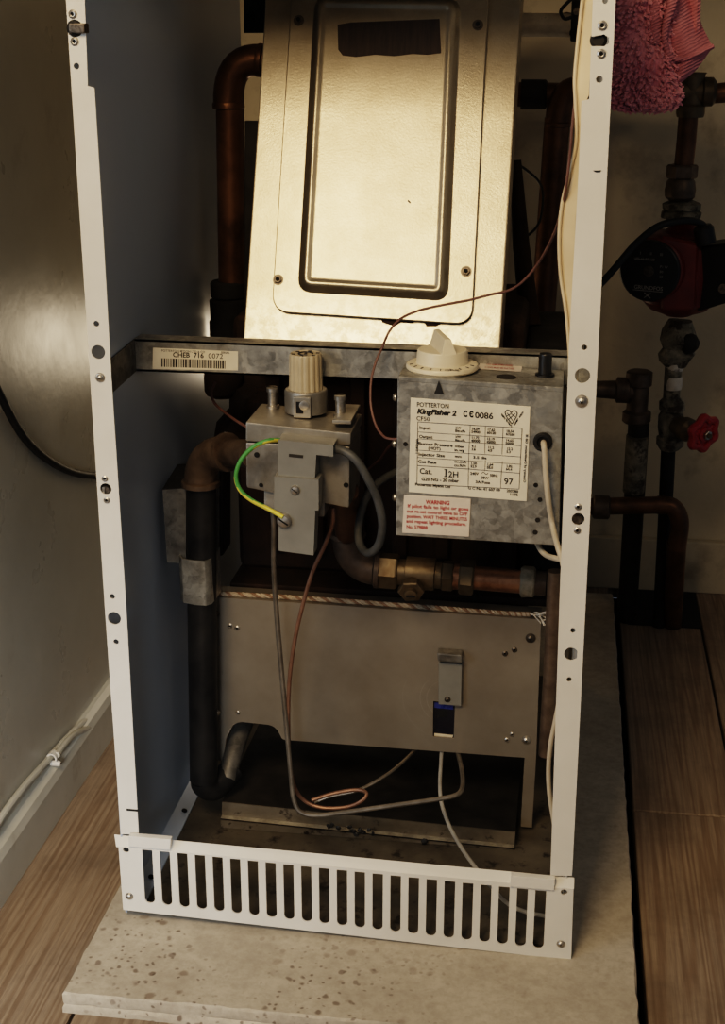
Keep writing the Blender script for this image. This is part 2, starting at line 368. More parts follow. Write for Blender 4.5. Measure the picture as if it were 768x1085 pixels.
    def build(s, name, parent=None, smooth=True, ang=35, label=None, origin=None, fix=True):
        me = bpy.data.meshes.new(name); me.from_pydata(s.v, [], s.f)
        for m in s.mats: me.materials.append(m)
        me.polygons.foreach_set('material_index', s.mi)
        if fix:
            bm = bmesh.new(); bm.from_mesh(me); bmesh.ops.recalc_face_normals(bm, faces=bm.faces); bm.to_mesh(me); bm.free()
        if origin is None and parent is None:
            xs = [v.co for v in me.vertices]
            origin = Vector(((min(v.x for v in xs)+max(v.x for v in xs))/2, (min(v.y for v in xs)+max(v.y for v in xs))/2, min(v.z for v in xs)))
        if origin is not None:
            me.transform(Matrix.Translation(-Vector(origin)))
        if smooth:
            me.polygons.foreach_set('use_smooth', [True]*len(me.polygons)); me.set_sharp_from_angle(angle=math.radians(ang))
        me.update()
        o = bpy.data.objects.new(name, me); COL.objects.link(o)
        if smooth:
            wn = o.modifiers.new('weighted_normal', 'WEIGHTED_NORMAL'); wn.keep_sharp = True; wn.weight = 80
        if parent: adopt(o, parent)
        elif origin is not None: o.location = origin
        if label: o['label'] = label
        return o
def adopt(o, parent):
    """child keeps world coordinates"""
    o.parent = parent; o.matrix_parent_inverse = Matrix.Translation(-parent.location)
def spline(pts, sub=6):
    out = []; n = len(pts)
    for i in range(n-1):
        p0, p1, p2, p3 = pts[max(0, i-1)], pts[i], pts[i+1], pts[min(n-1, i+2)]
        for k in range(sub):
            t = k/sub
            out.append(.5*((2*p1)+(p2-p0)*t+(2*p0-5*p1+4*p2-p3)*t*t+(3*p1-p0-3*p2+p3)*t**3))
    out.append(pts[-1]); return out
def thing(name, loc, label, cat, group=None):
    o = bpy.data.objects.new(name, None); COL.objects.link(o); o.location = loc; o.empty_display_size = .02
    o['label'] = label; o['category'] = cat
    if group: o['group'] = group
    return o
def tag(o, label, cat, group=None, kind=None):
    o['label'] = label; o['category'] = cat
    if group: o['group'] = group
    if kind: o['kind'] = kind
    return o
def struct(o): o['kind'] = 'structure'; return o
def circ(x, y, r, n=20, ry=None, a0=0): return [(x+r*math.cos(2*PI*k/n+a0), y+(ry or r)*math.sin(2*PI*k/n+a0)) for k in range(n)]
def copyto(src, parent, mat=None, loc=None):
    c = src.copy(); COL.objects.link(c); adopt(c, parent)
    if loc is not None: c.location = loc
    return c
def pxline(a, b, x): return a[1]+(b[1]-a[1])*(x-a[0])/(b[0]-a[0])

# fasteners: built once, copied (mesh data shared) with obj.copy()
def fastener(kind, m):
    b = MB()
    if kind == 'dome':      # cross-head screw with a washer rim, facing -y
        b.lathe((0, 0, 0), (0, -1, 0), [(1, 0), (1, .12), (.86, .3), (.72, .34), (.6, .52), (.3, .66), (.05, .7)], m, 18)
        b.box((-.3, -.72, -.06), (.3, -.66, .06), M['dark']); b.box((-.06, -.72, -.3), (.06, -.66, .3), M['dark'])
    elif kind == 'rivet':
        b.lathe((0, 0, 0), (0, -1, 0), [(1, 0), (.95, .25), (.6, .45), (.42, .42), (.4, .1)], m, 18)
        b.lathe((0, 0, 0), (0, -1, 0), [(.40, .1), (.38, .12)], M['dark'], 14)
    elif kind == 'hex':
        b.lathe((0, 0, 0), (0, -1, 0), [(1.25, 0), (1.25, .1)], m, 18); b.nut((0, -.1, 0), (0, -1, 0), .9, .6, m); b.lathe((0, -.7, 0), (0, -1, 0), [(.5, 0), (.48, .25)], M['dark'], 12)
    elif kind == 'pan':
        b.lathe((0, 0, 0), (0, -1, 0), [(1, 0), (.97, .35), (.75, .6), (.4, .68), (.05, .7)], m, 18)
        b.box((-.75, -.72, -.1), (.75, -.6, .1), M['dark'])
    o = b.build('tmpl', None, origin=(0, 0, 0)); COL.objects.unlink(o); return o
TPL = {('dome', 'screw'): fastener('dome', M['screw']), ('rivet', 'screw'): fastener('rivet', M['screw']), ('pan', 'screw'): fastener('pan', M['screw']),
       ('dome', 'dark'): fastener('dome', M['dark_screw']), ('hex', 'dark'): fastener('hex', M['dark_screw']), ('rivet', 'dark'): fastener('rivet', M['dark_screw'])}
def fix(kind, tone, name, parent, pos, r, rot=None, roll=0):
    o = TPL[(kind, tone)].copy(); o.name = name; COL.objects.link(o); adopt(o, parent)
    o.location = pos; o.scale = (r, r, r)
    if rot: o.rotation_euler = rot
    else: o.rotation_euler = (0, roll, 0)
    return o
# ================================================================== SETTING
FZ = -.0205
b = MB()
gx = at(75, 1078, 2, FZ).x; rx = at(742, 660, 2, FZ).x
xs = [-.30, -.165, gx, .115, .2, .335, .4665, rx, rx+.13, .85]
for i in range(len(xs)-1):
    x0, x1 = xs[i]+.0016, xs[i+1]-.0016
    if i == 5: x1 -= .012
    cuts = [-1.0, .93]
    if 7 > i >= 6: cuts = [-1.0, at(720, 862, 2, FZ).y, .93]
    if i == 7: cuts = [-1.0, at(735, 866, 2, FZ).y-.02, .93]
    if i == 1: cuts = [-1.0, at(78, 1078, 2, FZ).y-.3, .93]
    for j in range(len(cuts)-1):
        b.box((x0, cuts[j]+.001, FZ-.02), (x1, cuts[j+1]-.001, FZ), M['wood'], .0012, 1)
b.box((-.3, -1, FZ-.04), (.85, .93, FZ-.021), M['dark'])
struct(b.build('floor', None, smooth=False))
struct(MB().box((-.30, -.13, FZ-.02), (-.142, .96, 1.35), M['wall'], .004).build('wall_left'))
struct(MB().box((-.2, .93, FZ-.02), (.9, .99, 1.35), M['back_wall']).build('wall_back'))
sk = MB()
zt = at(50, 830, 0, -.128).z
prof = [(-.142, FZ), (-.128, FZ), (-.128, zt-.012), (-.131, zt-.004), (-.137, zt), (-.142, zt)]
ys = [-.125, .93]
vs = [(x, y, z) for y in ys for x, z in prof]; n = len(prof)
sk.add(vs, [(k, (k+1) % n, n+(k+1) % n, n+k) for k in range(n)]+[tuple(range(n)), tuple(range(2*n-1, n-1, -1))], M['skirting'])
struct(sk.build('baseboard_left', smooth=False))
struct(MB().box((-.12, .915, FZ), (.9, .93, P(745, 575, .915).z), M['back_wall'], .003).build('baseboard_back'))
struct(MB().box((-.3, -.02, 1.08), (.9, .99, 1.12), M['back_wall']).build('ceiling'))

# ------------------------------------------------------------------ hearth board under the boiler
b = MB(); hx0, hx1, hy0, hy1 = -.020, .4595, -.1125, .845
ring = []
random.seed(3)
def edge(p, q, n):
    for i in range(n):
        t = i/n; ring.append(Vector(p).lerp(Vector(q), t)+Vector((random.uniform(-.0005, .0005), random.uniform(-.0005, .0005), 0)))
edge((hx0, hy0, 0), (hx1, hy0, 0), 60); edge((hx1, hy0, 0), (hx1, hy1, 0), 70); edge((hx1, hy1, 0), (hx0, hy1, 0), 20); edge((hx0, hy1, 0), (hx0, hy0, 0), 70)
N = len(ring); cen = Vector(((hx0+hx1)/2, (hy0+hy1)/2, 0))
lay = [(FZ, 0), (FZ+.005, .0), (FZ+.008, .0022), (FZ+.011, .0008), (-.0025, .001), (-.0005, .0028)]
vs = []
for z, ins in lay:
    for p in ring:
        d = Vector((cen.x-p.x, cen.y-p.y, 0)); q = p.copy()
        w = .7+noise.noise(p*60+Vector((0, 0, z*300)))*.6
        if abs(p.x-hx0) < .004: q.x += ins*w
        if abs(p.x-hx1) < .004: q.x -= ins*w
        if abs(p.y-hy0) < .004: q.y += ins*w
        q.z = z; vs.append(q)
fs = [(i*N+k, i*N+(k+1) % N, (i+1)*N+(k+1) % N, (i+1)*N+k) for i in range(len(lay)-1) for k in range(N)]
fs += [tuple(range(N-1, -1, -1)), tuple((len(lay)-1)*N+k for k in range(N))]
b.add(vs, fs, M['hearth'])
tag(b.build('hearth_board', ang=30), 'pale stained mineral board lying flat on the floor under the boiler', 'board')

# ================================================================== BOILER CASING
casing = thing('boiler_casing', (.2, .25, 0), 'open white enamelled boiler casing with two front posts and slotted grille at foot', 'boiler casing')
PT = .0012
def post(side):
    L = side == 'l'
    b = MB(); y = 0
    def w(px, py): q = P(px, py, 0); return (q.x, q.z)
    if L:
        outer = [w(69.5, -4), w(89.5, -4), w(93, 91), w(100, 93), w(109, 240), w(118, 400), w(133.5, 640), w(147, 884), w(128, 884), (0, .3)]
        holes = [((77, 15), 1.5), ((81, 70), 3), ((102, 343), 3), ((104, 373), 7.5), ((112, 518), 6.3), ((119, 632), 3), ((121, 655), 7.6), ((123, 680), 3)]
    else:
        outer = [w(652.5, -4), w(628, -4), w(626.5, 39), w(640, 36.5), w(645, 40), w(645, 46), w(640, 49), w(626, 49), w(624, 105), w(616, 107), w(613, 180), w(603, 360), w(592.5, 640), w(583, 928), w(606, 928)]
        holes = [((641, 1), 2.5), ((635, 84), 3.2), ((619, 368), 2.8), ((617, 398), 7.6), ((612.5, 550), 6.6), ((607, 668), 2.8), ((605, 693), 7.4), ((603, 720), 2.8)]
    hl = []
    for (hx, hy), r in holes:
        c = w(hx, hy); hl.append(circ(c[0], c[1], r*.00076, 24))
    b.plate(outer, hl, M['enamel'], lambda u, v, d: Vector((u, d, v)), PT)
    # inner return lip along the inner edge
    o = b.build('post', casing, smooth=False)
    # fasteners, catches
    S = [((77, 30), 5), ((79, 43), 0)] if False else []
    if L:
        for q, r in (((77, 15), 4.3), ((79, 44), 4.3), ((111, 507), 3.6), ((113, 530), 3.6)): fix('rivet', 'screw', 'rivet', o, P(*q, -.0001), r*.00075)
        fix('dome', 'screw', 'screw', o, P(106, 400, -.0001), 5.2*.00075, roll=.7)
        c = MB(); p = P(81, 30, .004)
        c.lathe(p+Vector((0, 0, 0)), (0, -1, 0), [(.0062, -.004), (.0062, .004), (.0052, .006), (.002, .0075)], M['soot'], 16)
        c.box(p+Vector((-.003, -.0085, -.0035)), p+Vector((.009, .002, .0035)), M['dark_screw'], .001)
        c.build('door_catch', o)
        c = MB(); p = P(112.5, 518, .009); c.lathe(p, (.2, -1, .1), [(.0048, -.005), (.0048, .004), (.0035, .006)], M['dark_screw'], 14); c.box(p+Vector((-.001, -.0075, -.004)), p+Vector((.0012, -.005, .004)), M['screw'], .0004); c.build('door_catch', o)
    else:
        for q, r in (((638, 27), 4.6), ((637, 57), 4.4), ((612.5, 537), 3.7), ((611.5, 562), 3.7)): fix('rivet', 'screw', 'rivet', o, P(*q, -.0001), r*.00075)
        fix('dome', 'screw', 'screw', o, P(616, 425, -.0001), 6.6*.00075, roll=.4)
        c = MB(); p = P(611.5, 550, .009); c.lathe(p, (-.1, -1, .1), [(.005, -.005), (.005, .004), (.0035, .006)], M['dark_screw'], 14); c.build('door_catch', o)
        c = MB(); p = P(634, 42.5, .008); c.lathe(p, (0, -1, 0), [(.0062, -.005), (.0062, .003), (.004, .005)], M['soot'], 16); c.build('door_catch', o)
    # the little slot pressed through near the foot / the crease where the sheet was nicked
    for q in ((((134, 857), (146, 858), (146, 860), (134, 859)) if L else ((628, 180.8), (637, 180.5), (635.5, 182.6), (631, 182.6))),):
        c = MB(); c.pbox(q, -.0004, .0006, M['soot']); c.build('nick', o)
    return o
post('l'); post('r')
# side panels, with a rolled flange at the foot
DEP = .56
b = MB()
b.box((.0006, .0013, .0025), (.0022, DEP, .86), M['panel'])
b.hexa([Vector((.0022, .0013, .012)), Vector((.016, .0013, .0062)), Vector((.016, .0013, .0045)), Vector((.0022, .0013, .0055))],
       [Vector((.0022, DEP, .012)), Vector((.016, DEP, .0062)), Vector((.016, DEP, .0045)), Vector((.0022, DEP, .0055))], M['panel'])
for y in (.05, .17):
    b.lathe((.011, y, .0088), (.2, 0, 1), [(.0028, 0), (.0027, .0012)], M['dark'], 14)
b.build('side_panel', casing, smooth=False, label='inner face of the side panel with cool light painted in as bluish grey')
b = MB(); b.box((.3944, .0013, .0025), (.3960, DEP, .86), M['enamel']); b.build('side_panel', casing, smooth=False)
b = MB(); b.box((.003, .004, .0022), (.394, .55, .0042), M['pan']); b.build('floor_pan', casing, smooth=False, label='dusty dark floor pan')
b = MB(); b.box((.0025, .05, .858), (.335, DEP, .8598), M['enamel']); b.build('top_shade_panel', casing, smooth=False)  # unseen top, sized to shade the hood and let lamplight past its right

# ventilation grille
GY = -.006
def g(px, py): q = P(px, py, GY); return (q.x, q.z)
TLg, TRg, BRg, BLg = (125.5, 897), (607.5, 942), (605, 1017.5), (130.5, 964)
outer = [g(*TLg), g(*TRg), g(*BRg), g(*BLg)]
holes = []
for i in range(23):
    t = i/22; px = 159+411*t*(1+.02*(t-1))
    yb = 957+(1005-957)*t; yt = 900.5+(943.5-900.5)*t
    cb_ = g(px, yb); ct = g(px, yt); r = .0046
    x = cb_[0]
    loop = [(x-r, ct[1]), (x+r, ct[1]), (x+r, cb_[1]+r)]+[(x+r*math.cos(a), cb_[1]+r+r*math.sin(a)) for a in [-PI*k/8 for k in range(1, 8)]]+[(x-r, cb_[1]+r)]
    holes.append(loop)
for q in ((133.5, 896+4.5), (597.5, 945.5)):
    c = g(*q); holes.append(circ(c[0], c[1], .0029, 14))
b = MB(); b.plate(outer, holes, M['enamel'], lambda u, v, d: Vector((u, GY+d, v)), .0014)
a0, a1 = Vector((g(123, 897)[0], GY, g(123, 897)[1])), Vector((g(608, 942)[0], GY, g(608, 942)[1]))
up = Vector((0, .0085, .0058)); th = Vector((0, .0008, -.0012))
b.hexa([a0+up+Vector((-.004, 0, .001)), a1+up, a1, a0], [a0+up+th+Vector((-.004, 0, .001)), a1+up+th, a1+th, a0+th], M['enamel'])
gr = b.build('ventilation_grille', casing, smooth=False)
for q, ln in (((136, 886, 181, 889.5, 180, 901, 136, 897), 0), ((541, 928, 588, 932, 587, 944, 540, 940), 0)):
    c = MB(); c.pbox([(q[0], q[1]), (q[2], q[3]), (q[4], q[5]), (q[6], q[7])], GY-.0022, GY+.004, M['enamel'], .0008, 2); c.build('clip', gr)
for q in ((137, 949.5), (594, 1000)): fix('dome', 'screw', 'screw', gr, P(*q, GY-.0002), .0036, roll=.5)

# crossbar channel
M['rope_dark'] = M['iron']
CY = .110
b = MB()
e = [P(144.5, 359.5, CY), P(603, 377.5, CY), P(600, 410, CY), P(143.5, 393, CY)]
e[1].x = e[2].x = .3940; e[0].x = e[3].x = .0028
b.hexa(e, [p+Vector((0, .0016, 0)) for p in e], M['galv'])
b.hexa([e[0], e[1], e[1]-Vector((0, 0, .0016)), e[0]-Vector((0, 0, .0016))], [p+Vector((0, .022, 0)) for p in (e[0], e[1], e[1]-Vector((0, 0, .0016)), e[0]-Vector((0, 0, .0016)))], M['galv'])
b.hexa([e[3]+Vector((0, 0, .0016)), e[2]+Vector((0, 0, .0016)), e[2], e[3]], [p+Vector((0, .022, 0)) for p in (e[3]+Vector((0, 0, .0016)), e[2]+Vector((0, 0, .0016)), e[2], e[3])], M['galv'])
s0, s1 = e[0], e[3]
f0 = Vector((.0028, .0016, s0.z-.004)); f1 = Vector((.0028, .0016, s1.z-.004))
b.hexa([f0, f0+Vector((.0012, 0, 0)), f1+Vector((.0012, 0, 0)), f1], [s0, s0+Vector((.0012, 0, 0)), s1+Vector((.0012, 0, 0)), s1], M['galv_dark'])
bar = b.build('crossbar', casing, smooth=False, label='galvanised steel crossbar')
# barcode label stuck on the crossbar
def decal(y): return lambda px, py: P(px, py, y)
LY = CY-.0004
b = MB(); b.pbox([(162, 368.5), (252, 372.5), (252, 392.5), (161.5, 391)], LY, CY-.00005, M['label'])
fnL = lambda x0, y0, sl, sy=1: (lambda u, v: P(x0+u, y0+sl*u-v*sy, LY-.0002))
b.text('POTTERTON MYSON LTD & CO', M['ink'], fnL(171, 372.5, .035), 3.2, .03, spacing=1.0)
b.text('SERIAL', M['ink'], fnL(234, 374.6, .035), 3.2, .03)
b.text('CHEB  716', M['ink'], fnL(183, 378.2, .035), 7.2, .18, spacing=1.0)
b.text('0072', M['ink'], fnL(220.5, 379.6, .035), 7.6, .02, spacing=1.05)
random.seed(5); x = 171.0
while x < 238:
    wv = random.choice((.7, .7, 1.4, 1.9)); 
    b.add([P(x, 379.5+(x-171)*.035, LY-.0002), P(x+wv, 379.5+(x+wv-171)*.035, LY-.0002), P(x+wv, 388.6+(x+wv-171)*.03, LY-.0002), P(x, 388.6+(x-171)*.03, LY-.0002)], [(0, 1, 2, 3)], M['ink'])
    x += wv+random.choice((.8, .8, 1.3))
b.build('barcode_label', bar, smooth=False, label='white barcode label with serial number')

# ================================================================== FLUE HOOD COVER (leans back)
A = P(258, 360, .2); Bq = P(529, 373, .2)
TLh = P(285.5, 0, .32); TRh = P(549, 0, .32)
upv = ((TLh+TRh)/2-(A+Bq)/2).normalized(); hr = (Bq-A).normalized(); hn = hr.cross(upv).normalized()   # hn faces the viewer
if hn.y > 0: hn = -hn
org = A.copy()
def Hxy(px, py):
    d = P(px, py, .3)-CAM; t = (org-CAM).dot(hn)/d.dot(hn); q = CAM+d*t-org
    return (q.dot(hr), q.dot(upv))
def Hpt(u, v, out=0): return org+hr*u+upv*v+hn*out
def Hpx(px, py, out=0): u, v = Hxy(px, py); return Hpt(u, v, out)
hood = thing('flue_hood', ((A+Bq)/2)+Vector((0, .05, -.02)), 'leaning bare metal hood with pressed access cover above the crossbar', 'flue hood')
W0 = .062
bL, bR, tL, tR = Hxy(257.5, 362), Hxy(529.5, 374), Hxy(287, -14), Hxy(550, -14)
lw = bR[0]-bL[0]
topv = tL[1]+.05
b = MB()
f = [Hpt(tL[0]-.003, topv), Hpt(tR[0]+.004, topv), Hpt(bR[0], bR[1]-.012), Hpt(bL[0], bL[1]-.012)]
b.hexa(f, [p-hn*W0 for p in f], M['hood'], .0018, 2)
b.build('hood_body', hood)
# access cover: rounded plate with a raised tray in the middle
def rrect(pts, r, n=6):
    out = []; k = len(pts)
    for i in range(k):
        p = Vector(pts[i]); a = (Vector(pts[i-1])-p).normalized(); c = (Vector(pts[(i+1) % k])-p).normalized()
        s = p+a*r; e_ = p+c*r
        for j in range(n+1):
            t = j/n; out.append(tuple((1-t)**2*s+2*t*(1-t)*p+t*t*e_))
    return [(q[0], q[1]) for q in out]
def stacked(b, quadpx, layers, m, n=8):
    """closed rounded quads one above the other: layers of (inset, out)"""
    c = [Vector(Hxy(*q)) for q in quadpx]; cx = sum((q for q in c), Vector((0, 0)))/4
    rings = []
    for ins, out, rad in layers:
        q2 = []
        for i in range(4):
            a = (c[i-1]-c[i]).normalized(); d = (c[(i+1) % 4]-c[i]).normalized(); q2.append(c[i]+(a+d)*ins)
        rings.append([Hpt(u, v, out) for u, v in rrect(q2, max(.002, rad-ins), n)])
    k = len(rings[0]); vs = [p for r in rings for p in r]
    fs = [(i*k+j, i*k+(j+1) % k, (i+1)*k+(j+1) % k, (i+1)*k+j) for i in range(len(rings)-1) for j in range(k)]
    fs.append(tuple((len(rings)-1)*k+j for j in range(k)))
    b.add(vs, fs, m)
b = MB()
cq = [(313, -30), (521, -30), (500.5, 344), (289, 331)]
stacked(b, cq, [(.0012, -.001, .017), (.0012, .0022, .017), (0, .0026, .017), (0, .0046, .017), (.0008, .0052, .017)], M['hood'])
cov = b.build('access_cover', hood, ang=25)
b = MB()
pq = [(337, 0), (489, 2), (474, 318), (318, 309)]
stacked(b, pq, [(-.0015, .0051, .012), (0, .0058, .012), (.0024, .0095, .012), (.0046, .0114, .012), (.0064, .0120, .012), (.0082, .0118, .012), (.0102, .0108, .011), (.0125, .0104, .010)], M['hood'])
b.build('raised_panel', cov, ang=45)
# brown rectangle left where a label was peeled away
b = MB()
lab = [(361, 31), (375, 28.5), (468, 24.5), (469.5, 60), (455, 62), (440, 61), (420, 63.5), (400, 62), (380, 64.5), (366, 63), (361.5, 57)]
b.plate([Hxy(*q) for q in lab], [], M['torn'], lambda u, v, d: Hpt(u, v, .0107+.0006-d), .0006)
b.build('label_remnant', cov, smooth=False, label='dark brown patch where a label was torn off')
b = MB()
for q in ([(404, 336), (440, 338), (438, 342), (425, 341), (418, 345), (405, 341)], [(450, 341), (468, 342), (462, 345), (452, 345)]):
    b.plate([Hxy(*p) for p in q], [], M['rust'], lambda u, v, d: Hpt(u, v, .0006-d), .0006)
b.build('rust_chip', hood, smooth=False, label='brown scab of rust at the lower edge')
tilt = math.asin(-hn.z) if False else math.atan2(hn.z, -hn.y)
for q, tone in (((319, 24), 'dark'), ((508, 28), 'dark'), ((296, 297.5), 'dark'), ((494.5, 288), 'dark')):
    fix('hex', tone, 'bolt', cov, Hpx(*q, .0052), .0040, rot=(-tilt, 0, 0))
b = MB(); b.tube([Hpx(434, 215, .0107), Hpx(436.5, 217.5, .0107)], .0007, M['ink'], 6, smooth=False); b.build('paint_speck', cov)

# ================================================================== HEAT EXCHANGER and innards
b = MB()
b.box((.050, .275, .235), (.335, .50, .50), M['rust'], .012, 3)
for i in range(6): b.box((.085+i*.042, .262, .262), (.10+i*.042, .28, .49), M['rust'], .004, 2)
hx = thing('heat_exchanger', (.2, .36, .235), 'dark rusty cast iron heat exchanger behind the gas valve and burner plate', 'heat exchanger')
b.build('casting', hx)
b = MB()
random.seed(11)
for q, r in (((285, 440), .026), ((262, 425), .016), ((248, 455), .02), ((300, 460), .02), ((238, 400), .018)):
    p = P(*q, .27); b.lathe(p-Vector((0, 0, r)), (random.uniform(-.2, .2), -.3, 1), [(r*.5, 0), (r, r*.5), (r, r*1.3), (r*.6, r*2)], M['rust'], 14, jit=.006, jsc=50)
b.build('rust_crust', hx)
b = MB(); b.box((.05, .235, .228), (.388, .5, .236), M['rust'], .002); b.build('combustion_shelf', hx)
b = MB(); b.box((.335, .30, .24), (.39, .5, .47), M['soot'], .006); b.build('casting', hx)

# ================================================================== BURNER UNIT
BY = .19
burner = thing('burner_unit', (.2, .28, .02), 'satin steel burner front plate with a sight glass shutter, below the brass gas pipe', 'burner')
def wb(px, py): q = P(px, py, BY); return (q.x, q.z)
out = [(226, 634), (573, 658), (568, 802), (563.5, 877), (551.5, 876), (555.5, 803), (301, 784), (298.5, 782.5), (296.5, 778.5), (294, 774), (291, 770.8), (287.5, 769), (284, 768), (262, 765.6), (256, 765), (251.5, 765.8), (247.5, 768), (244, 772), (241.5, 777), (239.5, 784), (236, 806), (229, 806)]
hole = [wb(*q) for q in ((459, 743), (482, 745), (480.5, 782.5), (458.5, 780.5))]
b = MB(); b.plate([wb(*q) for q in out], [hole], M['plate'], lambda u, v, d: Vector((u, BY+d, v)), .0016)
l0, l1 = P(226, 634, BY), P(573, 658, BY)
b.hexa([l0+Vector((0, 0, .0014)), l1+Vector((0, 0, .0014)), l1, l0], [p+Vector((0, .03, 0)) for p in (l0+Vector((0, 0, .0014)), l1+Vector((0, 0, .0014)), l1, l0)], M['plate'])
plate = b.build('front_plate', burner, smooth=False)
b = MB(); b.pbox([(563, 806), (566, 806), (561.5, 874), (559, 874)], BY+.0016, BY+.02, M['plate']); b.build('leg_flange', plate, smooth=False)
# chamber behind
b = MB(); b.box((.055, BY+.032, .115), (.345, .48, .226), M['soot'], .006); b.build('combustion_chamber', burner)
b = MB()
b.pbox([(464.5, 702), (489.5, 704), (488, 748.5), (472, 747), (464, 746)][:2]+[(488.5, 748.5), (464.5, 746.5)], BY-.006, BY-.0005, M['grey_paint'], .0005, 1)
b.pbox([(463, 692), (489.5, 694), (489.5, 703), (463.5, 701)], BY-.013, BY-.0005, M['galv_dark'], .0015)
sh = b.build('sight_glass_shutter', burner, smooth=False)
fix('pan', 'dark', 'screw', sh, P(474, 741, BY-.006), .0031) if ('pan', 'dark') in TPL else fix('dome', 'dark', 'screw', sh, P(474, 741, BY-.006), .0031)
b = MB(); b.pbox([(456, 740), (484, 742), (483, 785), (456, 783)], BY+.0035, BY+.005, M['glass'])
b.pbox([(460, 744), (480.5, 745.5), (480, 752), (460, 750)], BY+.003, BY+.0037, M['sight_blue']); b.pbox([(464, 752), (473, 752), (473, 760), (464, 760)], BY+.0031, BY+.0037, M['black_plastic'])
b.pbox([(460, 777), (480, 779), (479, 782), (460, 780)], BY+.003, BY+.0037, M['cream']); b.build('sight_glass', burner, smooth=False, label='small dark sight glass with blue upper edge')
for q, r, k, t in (((562, 676), 5.6, 'dome', 'dark'), ((557.5, 784), 5.2, 'dome', 'screw'), ((535, 692.5), 3.2, 'rivet', 'dark'), ((545, 688.5), 3.2, 'rivet', 'dark'), ((537, 784), 3, 'rivet', 'screw'), ((542.5, 778), 2.8, 'rivet', 'screw'),
                   ((243.5, 663), 3.2, 'rivet', 'screw'), ((251, 665.5), 3.2, 'rivet', 'screw'), ((229.5, 755.5), 4.6, 'dome', 'screw'), ((252, 755), 2.6, 'rivet', 'screw'), ((229, 650), 4, 'dome', 'dark')):
    fix(k, t, 'screw' if k == 'dome' else 'rivet', burner, P(*q, BY-.0001), r*.00086)
# twisted rope seal along the top of the plate
rope = [P(229, 628.5, BY+.006), P(300, 632.5, BY+.006), P(380, 638, BY+.006), P(460, 644, BY+.006), P(530, 649.5, BY+.006), P(562, 651, BY+.004)]
b = MB(); pts = spline([Vector(p) for p in rope], 80)
for k in range(3):
    tw = [p+Vector((0, math.cos(i*.42+k*2.094)*.0013, math.sin(i*.42+k*2.094)*.0013)) for i, p in enumerate(pts)]
    b.tube(tw, .0013, M['rope_a'] if k else M['rope_b'], 6, smooth=False)
for i in range(9):
    p = P(560+i*1.5, 651, BY+.004); b.tube([p, p+Vector((.004+.001*i, -.004, random.uniform(-.004, .006))), p+Vector((.012, -.006, random.uniform(-.01, .012)))], .0006, M['white_wrap'], 5, sub=4)
b.build('rope_seal', burner, label='twisted white rope seal')

# low steel tray on the floor pan
tr = MB(); TY = .158
q = [(235, 849), (546, 882), (545, 909), (234.5, 877)]
tl, tR2 = at(235, 849, 1, TY), at(546, 881, 1, TY)
for (pa, pb, ya, yb_, m) in (((235, 850, 546, 882), (235, 863.5, 545, 895), TY, TY-.001, 'tray'),):
    a = [P(pa[0], pa[1], ya), P(pa[2], pa[3], ya), P(pb[2], pb[3], yb_), P(pb[0], pb[1], yb_)]
    tr.hexa(a, [p+Vector((0, .0014, 0)) for p in a], M[m])
    # ledge folding toward the viewer, then the lower face
    l = [a[3], a[2], a[2]+Vector((0, -.006, -.0004)), a[3]+Vector((0, -.006, -.0004))]
    tr.hexa(l, [p+Vector((0, 0, -.0012)) for p in l], M['galv'])
    zl = .0046
    lo = [l[3], l[2], Vector((l[2].x, l[2].y, zl)), Vector((l[3].x, l[3].y, zl))]
    tr.hexa(lo, [p+Vector((0, .0012, 0)) for p in lo], M['tray'])
    tp = [a[0]+Vector((0, .2, -.004)), a[1]+Vector((0, .2, -.004)), a[1]+Vector((0, .0012, 0)), a[0]+Vector((0, .0012, 0))]
    tr.hexa(tp, [p+Vector((0, 0, -.0012)) for p in tp], M['soot'])
random.seed(4)
tray = thing('burner_tray', (.2, .26, .005), 'low stained steel tray with a bright folded edge on the casing floor', 'tray')
b = tr
for q in ((348, 875), (351, 874), (358, 877), (371, 876), (374, 880), (381, 879), (385, 881), (391, 879), (395, 883), (377, 884), (450, 890), (449, 893)):
    p = P(q[0], q[1], TY-.0083); b.lathe(p, (0, -1, 0), [(.0022, 0), (.0025, .0008), (.0014, .0016)], M['ink'], 10, jit=.002, jsc=300)
tr.build('tray_body', tray, smooth=False)
# ================================================================== GAS VALVE
VY = .05
valve = thing('gas_valve', P(318, 530, VY+.04), 'cast metal gas valve with a ribbed cream knob, under the crossbar', 'gas valve')
b = MB()
zt = P(260, 447, VY).z; yb = VY+.0
# depth of the flat top from its rear edge
dd = P(279, 427, VY)-CAM
t_ = (zt-CAM.z)/(P(279, 427, VY).z-CAM.z); VB = CAM.y+(VY-CAM.y)*t_
VB = min(max(VB, VY+.05), VY+.11)
b.pbox([(260, 447), (372, 459), (371.5, 472), (260, 468)], VY, VB, M['valve_metal'], .002)
b.pbox([(260, 468.6), (371, 473), (370, 539), (260.5, 517)], VY+.0015, VB, M['valve_metal'], .0025)
vb = b.build('valve_body', valve)
b = MB(); b.pbox([(279, 515), (345, 524), (344, 549), (279, 542)], VY+.006, VB-.01, M['valve_metal'], .003); b.build('outlet_body', valve)
b = MB(); z0 = zt
p0 = at(373, 437, 2, zt+.001)
b.box((p0.x-.012, VB-.055, zt-.001), (p0.x+.004, VB-.002, zt+.0025), M['valve_metal'], .001); b.build('raised_rib', vb)
for q, r in (((272, 482), .0024), ((276.5, 514), .0019), ((366.5, 514), .0022)):
    c = MB(); c.lathe(P(*q, VY+.0012), (0, -1, 0), [(r, 0), (r*.9, .0005)], M['dark'], 14); c.build('screw_hole', vb)
